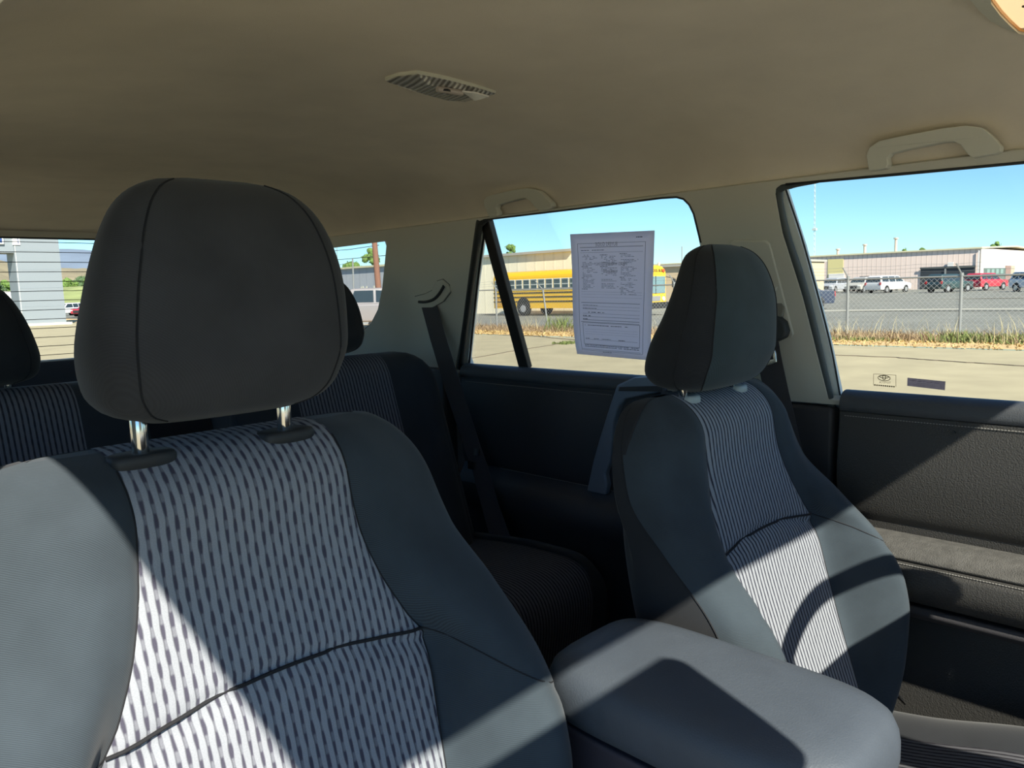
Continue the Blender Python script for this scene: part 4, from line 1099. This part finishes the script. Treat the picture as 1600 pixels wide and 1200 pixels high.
pvent(1337, 1.3); pvent(1385.5, 1.9); pvent(1295, .9)

B2 = blg('warehouse', 'cream ribbed metal warehouse behind the yellow school bus', 40.5, 35, 47.5, -.45, 4.02, 9, creamw, roof_m=mat('grey_roof_edge', (.42, .40, .34), .6))
B4 = blg('warehouse', 'low tan warehouse showing behind the front end of the school bus', 60, 29, 50, -.3, 3.15, 8, mat('tan_wall', (.62, .48, .30), .8), roof_m=mat('grey_roof_edge', (.42, .40, .34), .6))
greyw = ribbed_mat('ribbed_grey_wall', (.40, .42, .45), 1.2, 1, .1)
B3 = blg('warehouse', 'grey blue metal warehouse behind the silver pickup truck', 44, 56, 100, -.3, 4.1, 20, greyw, roof_m=roofm)
B3.rotation_euler = (0, 0, .0)
# sunlit foot of the B3 wall, its light put into pale upright slats
pk = thing('sunlit_wall_foot', 'row of pale vertical pickets standing in for the sunlit foot of the grey warehouse', 'fence', (41.5, 0, 0))
b = MB(); y = 50.0
pr = random.Random(5)
while y < 78:
    h = 1.9+pr.uniform(-.25, .35); b.box((-.02, y, 0), (.02, y+.14, h)); y += .30
b.build('slats', mat('sunlit_wall_slat', (.62, .60, .46), .8), pk)
MB().box((-.05, 50, .9), (-.02, 78, 1.0)).build('cross_slat', mat('sunlit_wall_slat', (.62, .60, .46), .8), pk)

# portal building far left
pblue = mat('blue_grey_cladding', (.22, .255, .28), .6)
pr_ = thing('entrance_portal', 'blue grey clad entrance portal seen through the tailgate glass', 'building', (14.2, 61, 0))
MB().box((-1.35, -1.0, .12), (1.35, 1.1, 9)).build('pillar', pblue, pr_)
MB().box((-22, -.9, 4.9), (-1.35, 1.1, 9)).build('beam', pblue, pr_)
MB().box((-1.75, -1.25, 0), (1.65, 1.3, .16)).build('base', mat('cream_base', (.72, .64, .46), .8), pr_)
for k in range(6): MB().box((-1.36, -1.012, 1.3+1.25*k), (1.36, -.998, 1.33+1.25*k)).build('panel_joint', mat('joint_line', (.24, .28, .31), .6), pr_)
MB().box((-1.30, -1.015, .2), (-1.27, -.998, 9)).build('panel_joint', mat('pale_joint', (.6, .6, .55), .6), pr_)
def pwin(px0, px1, py0, py1):
    a = on(px0, py0, 1, 60.05); c = on(px1, py1, 1, 60.05); o_ = Vector((14.2, 61, 0)); a -= o_; c -= o_
    fr_ = MB().box((a.x, a.y-.12, c.z), (c.x, a.y+.1, a.z+.3)).build('window_frame', mat('white_frame', (.8, .8, .78), .5), pr_)
    MB().box((a.x+.02 if px0 < 1 else a.x+.28, a.y-.16, c.z+.10), (c.x-.1, a.y-.1, a.z+.25)).build('blue_pane', mat('blue_pane', (.03, .07, .22), .3), fr_)
pwin(-12, 5.5, 366, 381.5); pwin(18, 31, 366, 383)

# --- school bus
bus = thing('school_bus', 'yellow school bus parked side on beyond the fence', 'bus', (37.0, 33.0, -.29))
by = mat('bus_yellow', (.88, .50, .02), .35, coat=.3); bl = mat('bus_black', (.02, .02, .02), .5); bgls = mat('bus_glass', (.06, .09, .10), .12)
bwhite = mat('bus_window_frame', (.70, .70, .62), .5)
BL0, BL1 = -6.45, 6.35     # front at -y
prof = [(0, .50), (0, 2.55), (.03, 2.68), (.12, 2.82), (.30, 2.93), (.7, 2.99), (1.2, 3.0), (1.7, 2.99), (2.1, 2.93), (2.28, 2.82), (2.37, 2.68), (2.4, 2.55), (2.4, .50)]
V, F = lofts([[Vector((x, y, z)) for x, z in prof] for y in (BL0+.35, BL1-.25)]); body = meshobj('body', V, F, by, bus)
V, F = lofts([[Vector((1.2+(x-1.2)*s, y, .5+(z-.5)*s2)) for x, z in prof] for s, s2, y in ((1, 1, BL1-.25), (.97, .985, BL1-.08), (.90, .95, BL1))]); meshobj('rear_cap', V, F, by, body)
V, F = lofts([[Vector((1.2+(x-1.2)*s, y, .5+(z-.5)*s2)) for x, z in prof] for s, s2, y in ((1, 1, BL0+.35), (.98, .99, BL0+.12), (.92, .95, BL0))]); meshobj('front_cap', V, F, by, body)
for z in (.92, 1.22, 1.50): MB().box((-.03, BL0+.4, z), (.0, BL1-.1, z+.07)).build('rub_rail', bl, bus)
nW = 17
for k in range(nW):
    y0 = BL0+.95+k*.685
    f_ = MB().box((-.035, y0, 1.72), (.0, y0+.60, 2.44)).build('window_frame', bwhite, bus)
    MB().box((-.045, y0+.05, 2.11), (-.03, y0+.55, 2.39)).box((-.045, y0+.05, 1.77), (-.03, y0+.55, 2.05)).build('pane', bgls, f_)
MB().box((-.02, BL1-.95, .62), (.0, BL1-.3, 1.16)).build('access_door', mat('bus_yellow_dark', (.62, .32, .03), .4), bus)
for y0 in (BL1-3.0, BL0+2.3):
    MB().cyl((.05, y0, .62), (1, 0, 0), .62, .16, 24).build('wheel_arch', bl, bus)
    wh = MB().cyl((.10, y0, .48), (1, 0, 0), .48, .30, 24).build('wheel', mat('tyre', (.02, .02, .02), .8), bus)
    MB().cyl((-.06, y0, .48), (1, 0, 0), .24, .05, 18).build('hub', mat('wheel_grey', (.35, .35, .35), .5), wh)
    MB().cyl((2.3, y0, .48), (1, 0, 0), .48, .30, 24).build('wheel', mat('tyre', (.02, .02, .02), .8), bus)
MB().box((.18, BL0-.03, 1.32), (2.22, BL0+.08, 2.32)).build('windshield', mat('bus_windshield', (.16, .26, .28), .08), bus)
MB().box((1.18, BL0-.05, 1.3), (1.22, BL0+.05, 2.34)).build('windshield_bar', bl, bus)
MB().box((.55, BL0-.02, 2.46), (1.85, BL0+.15, 2.84)).build('sign_board', by, bus)
V, F = text_geo('SCHOOL BUS', .24, .006)
MB().add([(1.2+x, BL0-.03, 2.65+y) for x, y, z in V], F).build('sign_lettering', bl, bus)
V, F = text_geo('SCHOOL BUS', .22, .006)
for xx in (.36, 2.04):
    MB().cyl((xx, BL0-.01, 2.66), (0, 1, 0), .10, .1, 16).build('warning_light', mat('red_lamp', (.75, .10, .03), .3), bus)
MB().box((-.02, BL0-.12, .40), (2.42, BL0+.12, .78)).build('bumper', bl, bus)
MB().box((.7, BL0-.02, .85), (1.7, BL0+.06, 1.15)).build('grille', mat('grille_grey', (.25, .25, .24), .5), bus)
for xx in (.35, 2.05): MB().cyl((xx, BL0-.01, .98), (0, 1, 0), .13, .06, 16).build('headlight', mat('lamp_white', (.85, .85, .8), .2), bus)
MB().tube([(2.3, BL0, 2.3), (2.65, BL0-.35, 2.2), (2.65, BL0-.35, 1.6)], .025, 6).box((2.52, BL0-.40, 1.65), (2.78, BL0-.30, 2.15)).build('mirror', bl, bus)

# --- cars
tyre = mat('tyre', (.02, .02, .02), .8); rim = mat('wheel_rim', (.5, .5, .5), .3, metal=.6); cgl = mat('car_glass', (.03, .045, .055), .08); blackp = mat('car_trim', (.03, .03, .03), .5)
PROF = {
 'suv':  dict(L=4.7, W=1.85, low=[(-2.3, .35), (-2.35, .75), (-2.28, 1.0), (-1.2, 1.08), (2.25, 1.12), (2.35, .8), (2.32, .35)], top=[(-1.15, 1.06), (-.45, 1.68), (-.2, 1.74), (1.9, 1.76), (2.12, 1.66), (2.28, 1.10)], win=[[(-.92, 1.12), (-.38, 1.62), (.35, 1.64), (.35, 1.12)], [(.43, 1.12), (.43, 1.64), (1.25, 1.65), (1.25, 1.13)], [(1.33, 1.13), (1.33, 1.65), (1.88, 1.64), (2.08, 1.15)]], wx=(-1.45, 1.45), wr=.36),
 'van':  dict(L=5.2, W=1.95, low=[(-2.55, .32), (-2.6, .75), (-2.4, 1.0), (-1.5, 1.12), (2.55, 1.12), (2.6, .8), (2.56, .32)], top=[(-1.6, 1.1), (-.75, 1.72), (-.4, 1.80), (2.1, 1.82), (2.36, 1.72), (2.54, 1.10)], win=[[(-1.3, 1.15), (-.65, 1.66), (0, 1.69), (0, 1.15)], [(.1, 1.15), (.1, 1.69), (1.1, 1.71), (1.1, 1.15)], [(1.2, 1.15), (1.2, 1.71), (2.12, 1.70), (2.34, 1.18)]], wx=(-1.65, 1.6), wr=.35),
 'sedan': dict(L=4.6, W=1.8, low=[(-2.25, .3), (-2.3, .62), (-2.1, .82), (-1.1, .95), (1.6, 1.0), (2.25, .98), (2.3, .6), (2.25, .3)], top=[(-1.1, .93), (-.3, 1.38), (.1, 1.43), (.8, 1.40), (1.65, 1.0)], win=[[(-.85, .98), (-.25, 1.34), (.25, 1.37), (.25, 1.0)], [(.33, 1.0), (.33, 1.37), (.8, 1.34), (1.4, 1.02)]], wx=(-1.4, 1.4), wr=.32),
 'pickup': dict(L=5.4, W=1.95, low=[(-2.65, .42), (-2.7, .9), (-2.6, 1.08), (-1.45, 1.20), (2.68, 1.20), (2.7, .8), (2.66, .42)], top=[(-1.5, 1.18), (-.75, 1.80), (-.4, 1.86), (.85, 1.86), (1.02, 1.78), (1.12, 1.18)], win=[[(-1.15, 1.25), (-.62, 1.72), (-.12, 1.76), (-.12, 1.25)], [(-.02, 1.25), (-.02, 1.76), (.78, 1.76), (.96, 1.27)]], wx=(-1.75, 1.7), wr=.42),
}
def car(name, label, cat, x, y, rz, style, col, group=None, rack=False):
    p = PROF[style]; W2 = p['W']/2; root = thing(name, label, cat, (x, y, dip(x, y)), rz, 'parked vehicles outside')
    pm_ = mat('paint_%d_%d_%d' % tuple(int(c*99) for c in col), col, .3, coat=.5)
    V, F = prism(p['low'], lambda a, z: Vector((a, -W2, z)), lambda a, z: Vector((a, W2, z))); b_ = meshobj('body', V, F, pm_, root); bevel(b_, .09, 3, 20)
    zt = max(z for a, z in p['top']); zb = min(z for a, z in p['top'])
    def ty(z, s, e=0): return s*(W2-.04-(z-zb)/(zt-zb)*.20+e)
    V, F = prism(p['top'], lambda a, z: Vector((a, ty(z, -1), z)), lambda a, z: Vector((a, ty(z, 1), z))); g = meshobj('cabin', V, F, pm_, root); bevel(g, .05, 2, 20)
    for wn_ in p['win']:
        for s in (-1, 1):
            V, F = prism(wn_, lambda a, z: Vector((a, ty(z, s, -.02), z)), lambda a, z: Vector((a, ty(z, s, .012), z))); meshobj('side_window', V, F, cgl, root)
    # windshield and rear window
    def slab(i, nm, f0=.12, f1=.9):
        (a0, z0), (a1, z1) = p['top'][i], p['top'][i+1]
        A = (a0+(a1-a0)*f0, z0+(z1-z0)*f0); B = (a0+(a1-a0)*f1, z0+(z1-z0)*f1); nx, nz = (z1-z0), -(a1-a0); l = math.hypot(nx, nz); nx /= l; nz /= l
        if (nx*((A[0]) - .4)) < 0: nx, nz = -nx, -nz
        e = .015; V = []
        for (a, z) in (A, B):
            for s in (-1, 1): V += [Vector((a+nx*e, ty(z, s, -.09), z+nz*e)), Vector((a-nx*.03, ty(z, s, -.09), z-nz*.03))]
        meshobj(nm, V, [(0, 2, 6, 4), (1, 5, 7, 3), (0, 4, 5, 1), (2, 3, 7, 6), (0, 1, 3, 2), (4, 6, 7, 5)], cgl, root)
    slab(0, 'windshield'); slab(len(p['top'])-2, 'rear_window')
    fx = p['low'][1][0]; bx_ = max(a for a, z in p['low'])
    zl = p['low'][2][1]-.12
    for s in (-1, 1):
        MB().box((fx-.02, s*(W2-.38), zl-.16), (fx+.12, s*(W2-.06), zl)).build('headlight', mat('lamp_white', (.85, .85, .8), .2), root)
        MB().box((bx_-.10, s*(W2-.22), zl-.05), (bx_+.015, s*(W2-.02), zl+.22)).build('tail_light', mat('tail_red', (.5, .03, .03), .25), root)
        for wxx in p['wx']:
            w_ = MB().cyl((wxx, s*(W2-.10), p['wr']), (0, 1, 0), p['wr'], .24, 24).build('wheel', tyre, root)
            MB().cyl((wxx, s*(W2+.025), p['wr']), (0, 1, 0), p['wr']*.62, .03, 18).build('rim', rim, w_)
            MB().cyl((wxx, s*(W2-.08), p['wr']+.04), (0, 1, 0), p['wr']*1.17, .17, 24).build('wheel_arch', blackp, root)
    MB().box((fx-.03, -.45, zl-.38), (fx+.05, .45, zl-.08)).build('grille', blackp, root)
    if rack:
        MB().box((-.1, -W2+.3, zt+.02), (2.0, W2-.3, zt+.1)).build('roof_rack', blackp, root)
    return root
def place(px, x): return (x, gy(px, x))
wn = mat('x', (0, 0, 0))
silv = (.50, .50, .50)
# rz: 0 = front towards -x (facing the camera side), pi/2: front towards -y
for px, x, rz, st, col, nm, lb, ct, rack in [
    (1303, 93, -.02, 'suv', (.40, .42, .45), 'suv', 'silver suv leftmost in the row before the long warehouse', 'car', False),
    (1346, 90, -.02, 'suv', (.45, .44, .40), 'suv', 'silver grey suv between the leftmost suv and the white van', 'car', False),
    (1388, 86, 2.88, 'van', (.72, .72, .70), 'van', 'white van parked in front of the pinkish ribbed wall', 'van', False),
    (1352, 100, 0, 'suv', (.03, .03, .035), 'suv', 'black suv roof showing behind the silver suvs', 'car', True),
    (1384, 100, 0, 'suv', (.03, .03, .035), 'suv', 'black suv roof showing behind the white van', 'car', True),
    (1483, 83, 2.80, 'suv', (.03, .06, .06), 'suv', 'dark green suv in front of the open warehouse bay', 'car', False),
    (1540, 90, 2.84, 'suv', (.50, .03, .05), 'suv', 'red suv beside the dark green one', 'car', False),
    (1622, 79, .9, 'suv', (.60, .66, .72), 'suv', 'white suv cut by the right edge of the photo', 'car', False),
    (1229, 39, -.9, 'sedan', (.035, .05, .09), 'sedan', 'dark blue sedan just showing past the window pillar', 'car', False)]:
    X, Y = place(px, x); car(nm, lb, ct, X, Y, rz, st, col, rack=rack)
# pickup in the quarter window, facing right (towards -y)
d_ = 33.0; X = CAM.x; 
def at_depth(px, dep):
    l = (px-800)/F_PX*dep; return CAM.x+.7071*(l+dep), .7071*(dep-l)
X, Y = at_depth(590, 34); car('pickup_truck', 'silver crew cab pickup truck seen through the quarter window', 'pickup truck', X, Y, radians(180-38), 'pickup', (.25, .235, .24))
X, Y = at_depth(528, 41); car('suv', 'white suv behind the bed of the silver pickup', 'car', X, Y, radians(150), 'suv', (.75, .76, .76))
X, Y = at_depth(112, 108); car('sedan', 'white car parked far behind beside the red car', 'car', X, Y, radians(25), 'suv', (.75, .75, .75))
X, Y = at_depth(149, 100); car('suv', 'red car parked far behind seen left of the passenger headrest', 'car', X, Y, radians(30), 'suv', (.50, .04, .06))

# --- poles, mast, wires
pole = thing('utility_pole', 'brown leaning wooden utility pole at the edge of the quarter window', 'pole', (0, 0, 0))
a = Vector((*at_depth(599, 46), 0)); t0 = Vector((*at_depth(591, 46), 9.0))
MB().tube([a, t0], .17, 12, rr=[.19, .13]).build('pole_shaft', mat('pole_wood', (.24, .12, .08), .9), pole)
def wire(name, lb, P, r=.02, cat='wire'):
    o = MB().tube(P, r, 5).build(name, mat('wire', (.04, .04, .04), .6)); return tag(o, lb, cat)
def q3(px, py, dep):
    d = ray(px, py); d = d/(d.dot(Vector((.7071, .7071, 0)))); return CAM+d*dep
wire('power_line', 'upper power line crossing the quarter window', [q3(490, 394, 60), q3(545, 390, 52), q3(592, 383, 46)])
wire('power_line', 'lower power line crossing the quarter window', [q3(500, 408, 60), q3(550, 404, 52), q3(594, 400, 46), q3(640, 396, 42)])
wire('power_line', 'sagging cable under the lower power line', [q3(500, 408, 60), q3(530, 414, 60), q3(551, 409, 60)], .015)
tag(MB().tube([q3(551, 404, 60), q3(551.5, 452, 60)+Vector((0, 0, -2.3))], .06, 6).build('thin_pole', galv), 'thin grey pole before the grey warehouse', 'pole')
tag(MB().tube([q3(526, 380, 77), q3(526, 425, 77)+Vector((0, 0, -4.0))], .03, 6).build('antenna', galv), 'thin antenna above the grey warehouse at the headrest edge', 'antenna')
mast = thing('radio_mast', 'tall thin pale lattice radio mast in the front window sky', 'mast', (0, 0, 0))
b0 = q3(1272.5, 436, 210); b0.z = -.3; t0 = q3(1273.5, 283, 210)
b = MB()
for k in range(3):
    o_ = Vector((.28*cos(2.1*k), .28*sin(2.1*k), 0)); b.tube([b0+o_, t0+o_*.5], .05, 4)
for k in range(40):
    za = k/40; zb_ = (k+1)/40; A = b0.lerp(t0, za); B = b0.lerp(t0, zb_); o_ = Vector((.28, .1, 0)); s = 1 if k % 2 else -1; b.tube([A+o_*s, B-o_*s], .035, 3)
b.build('lattice', mat('mast_paint', (.50, .55, .55), .6), mast)
for zf in (.22, .55): A = b0.lerp(t0, zf); MB().box(A-Vector((.5, .5, .3)), A+Vector((.5, .5, .3))).build('antenna_box', mat('mast_paint', (.50, .55, .55), .6), mast)
tag(MB().tube([q3(1065.5, 418, 56), q3(1065.5, 385, 56)], .045, 6).build('roof_antenna', galv), 'thin dark antenna rising behind the bus front', 'antenna')
V_ = MB().cyl(q3(1029.5, 415, 74), (0, 0, 1), .12, .6, 10); tag(V_.build('vent_pipe', mat('vent_tan', (.6, .5, .35), .6)), 'small tan vent pipe above the bus sign', 'vent')
lo = gr(1496, 0+434+60, 0)

# --- trees
leafm = mat('leaves', (.12, .20, .045), .9, var=.4, vscale=3); leafd = mat('leaves_dark', (.07, .12, .05), .9, var=.4, vscale=2); bark = mat('bark', (.12, .09, .06), 1)
def tree(label, base, h, wd, m, seed, n=26, trunk=True):
    r = random.Random(seed); root = thing('tree', label, 'tree', base, 0, 'trees in the distance')
    V = []; F = []
    ico = bmesh.new(); bmesh.ops.create_icosphere(ico, subdivisions=2, radius=1); iv = [v.co.copy() for v in ico.verts]; if_ = [tuple(v.index for v in f.verts) for f in ico.faces]; ico.free()
    b_ = MB()
    for i in range(n):
        t = r.random(); ang = r.uniform(0, 2*pi); rad = wd/2*sqrt(r.random())*sin(pi*(.18+.8*t))**.6; c = Vector((rad*cos(ang), rad*sin(ang), h*(.25+.68*t))); s = wd*r.uniform(.12, .22)
        b_.add([c+v*s*(1+.45*noise.noise(v*2.3+Vector((i, 0, 0)))) for v in iv], if_)
    # leaf tufts break the outline
    for i in range(n*28):
        c = b_.V[r.randrange(len(b_.V))]; s = wd*.03; a1 = Vector((r.gauss(0, s), r.gauss(0, s), r.gauss(0, s))); a2 = Vector((r.gauss(0, s), r.gauss(0, s), r.gauss(0, s)))
        if i < n*28: b_.add([c, c+a1, c+a1+a2, c+a2], [(0, 1, 2, 3)])
    b_.build('crown', m, root)
    MB().tube([(0, 0, 0), (0, 0, h*.5)], wd*.05, 8).build('trunk', bark, root)
    return root
def tr(label, px, dep, py_top, wpx, m, seed, py_b=None):
    X, Y = at_depth(px, dep); top = q3(px, py_top, dep).z; return tree(label, (X, Y, -.3), (top+.3)*1.06, wpx/F_PX*dep, m, seed)
tr('bright green tree beside the brown utility pole', 586, 120, 390, 32, leafm, 1)
tr('low green tree left of the bright one over the grey warehouse', 558, 125, 412, 36, leafm, 2)
tr('green tree top above the cream warehouse, left of the pair', 784, 95, 385, 13, leafm, 3)
tr('green tree top above the cream warehouse, right of the pair', 803, 102, 379, 22, leafm, 4)
tr('small tree top over the long warehouse, left of the middle', 1411, 190, 390, 18, leafm, 5)
tr('small tree top over the long warehouse, right of the middle', 1441, 190, 388, 16, leafm, 6)
tr('tree top over the cream end of the long warehouse', 1555, 200, 379, 24, leafm, 7)
tr('tiny tree top over the left part of the long warehouse', 1352, 200, 397, 16, leafd, 8)
# green trees and bushes in the tailgate view
for i, (px, dep, py, wpx) in enumerate([(118, 330, 437, 26), (138, 340, 434, 30), (158, 320, 429, 26), (175, 330, 431, 24), (22, 200, 436, 22), (10, 190, 440, 20)]):
    X, Y = at_depth(px, dep); zt = q3(px, py, dep).z
    tree(['pale green tree beyond the portal pillar', 'middle green tree beyond the red car', 'darker green tree near the headrest edge', 'green tree hidden behind the passenger headrest', 'green tree between rear headrest and portal', 'leftmost green tree beside the rear headrest'][i], (X, Y, 7.3 if i < 4 else 3.0), zt-(7.3 if i < 4 else 3.0), wpx/F_PX*dep, leafd if i % 2 else leafm, 20+i, n=16)
tag(MB().box(Vector((*at_depth(15, 150), -.5)), Vector((*at_depth(33, 150), 4.0))).build('shed', whited), 'small white shed roof left of the portal pillar', 'shed')

# --- hills
def hill(name, label, r0, r1, az0, az1, prof, m, na=90, nr=10, seed=0, rough=.06):
    V = []; F = []
    for j in range(nr+1):
        t = j/nr; R = r0+(r1-r0)*t
        for i in range(na+1):
            a = az0+(az1-az0)*i/na; z = prof(a)*smooth01(t*1.0)**.9
            z += prof(a)*rough*noise.fractal(Vector((a*22, t*3, seed)), 1.0, 2.0, 4)*sin(pi*min(1, t*1.02))*2
            if j == nr: z = prof(a)*(1+rough*noise.fractal(Vector((a*30, 5, seed)), 1.0, 2.0, 4))
            V.append((CAM.x+R*sin(a), R*cos(a), z-3))
    for j in range(nr):
        for i in range(na): k = j*(na+1)+i; F.append((k, k+1, k+na+2, k+na+1))
    # back side down to the ground so that the hill is solid
    k0 = len(V)
    for i in range(na+1):
        a = az0+(az1-az0)*i/na; V.append((CAM.x+r1*1.25*sin(a), r1*1.25*cos(a), -5))
    for i in range(na): k = nr*(na+1)+i; F.append((k, k+1, k0+i+1, k0+i))
    o = meshobj(name, V, F, m, smooth=True); return tag(o, label, 'hill', kind='structure')
A0_, A1_ = radians(-4), radians(36)
def elev(py, hy, R): return R*.98*(hy-py)/F_PX*1.15
brownh = mat('brown_hill', (.27, .23, .14), 1, var=.25, vscale=.02); hazeh = mat('hazy_mountain', (.17, .22, .29), 1, var=.25, vscale=.002)  # distance haze is put into the mountain's blue colour
hill('hill_field', 'green slope below the brown hills', 120, 420, A0_, A1_, lambda a: (11.5+.6*sin(a*9))*(1-smooth01((a-radians(22))/radians(8))), mat('green_slope', (.27, .31, .11), 1, var=.35, vscale=.06), seed=1)
hill('hill', 'brown grassy hill seen through the tailgate glass', 700, 1500, A0_, A1_, lambda a: (62 + 22*smooth01((radians(14.5)-a)/radians(5))+4*sin(a*14))*(1-smooth01((a-radians(20))/radians(8))), brownh, seed=2)
hill('mountain', 'hazy blue grey mountain ridge under the sky', 3000, 5200, A0_, A1_, lambda a: (300+14*sin(a*30+1)+8*sin(a*71))*(1-smooth01((a-radians(19))/radians(8))), hazeh, seed=3, rough=.05)
bpy.data.materials.remove(wn)
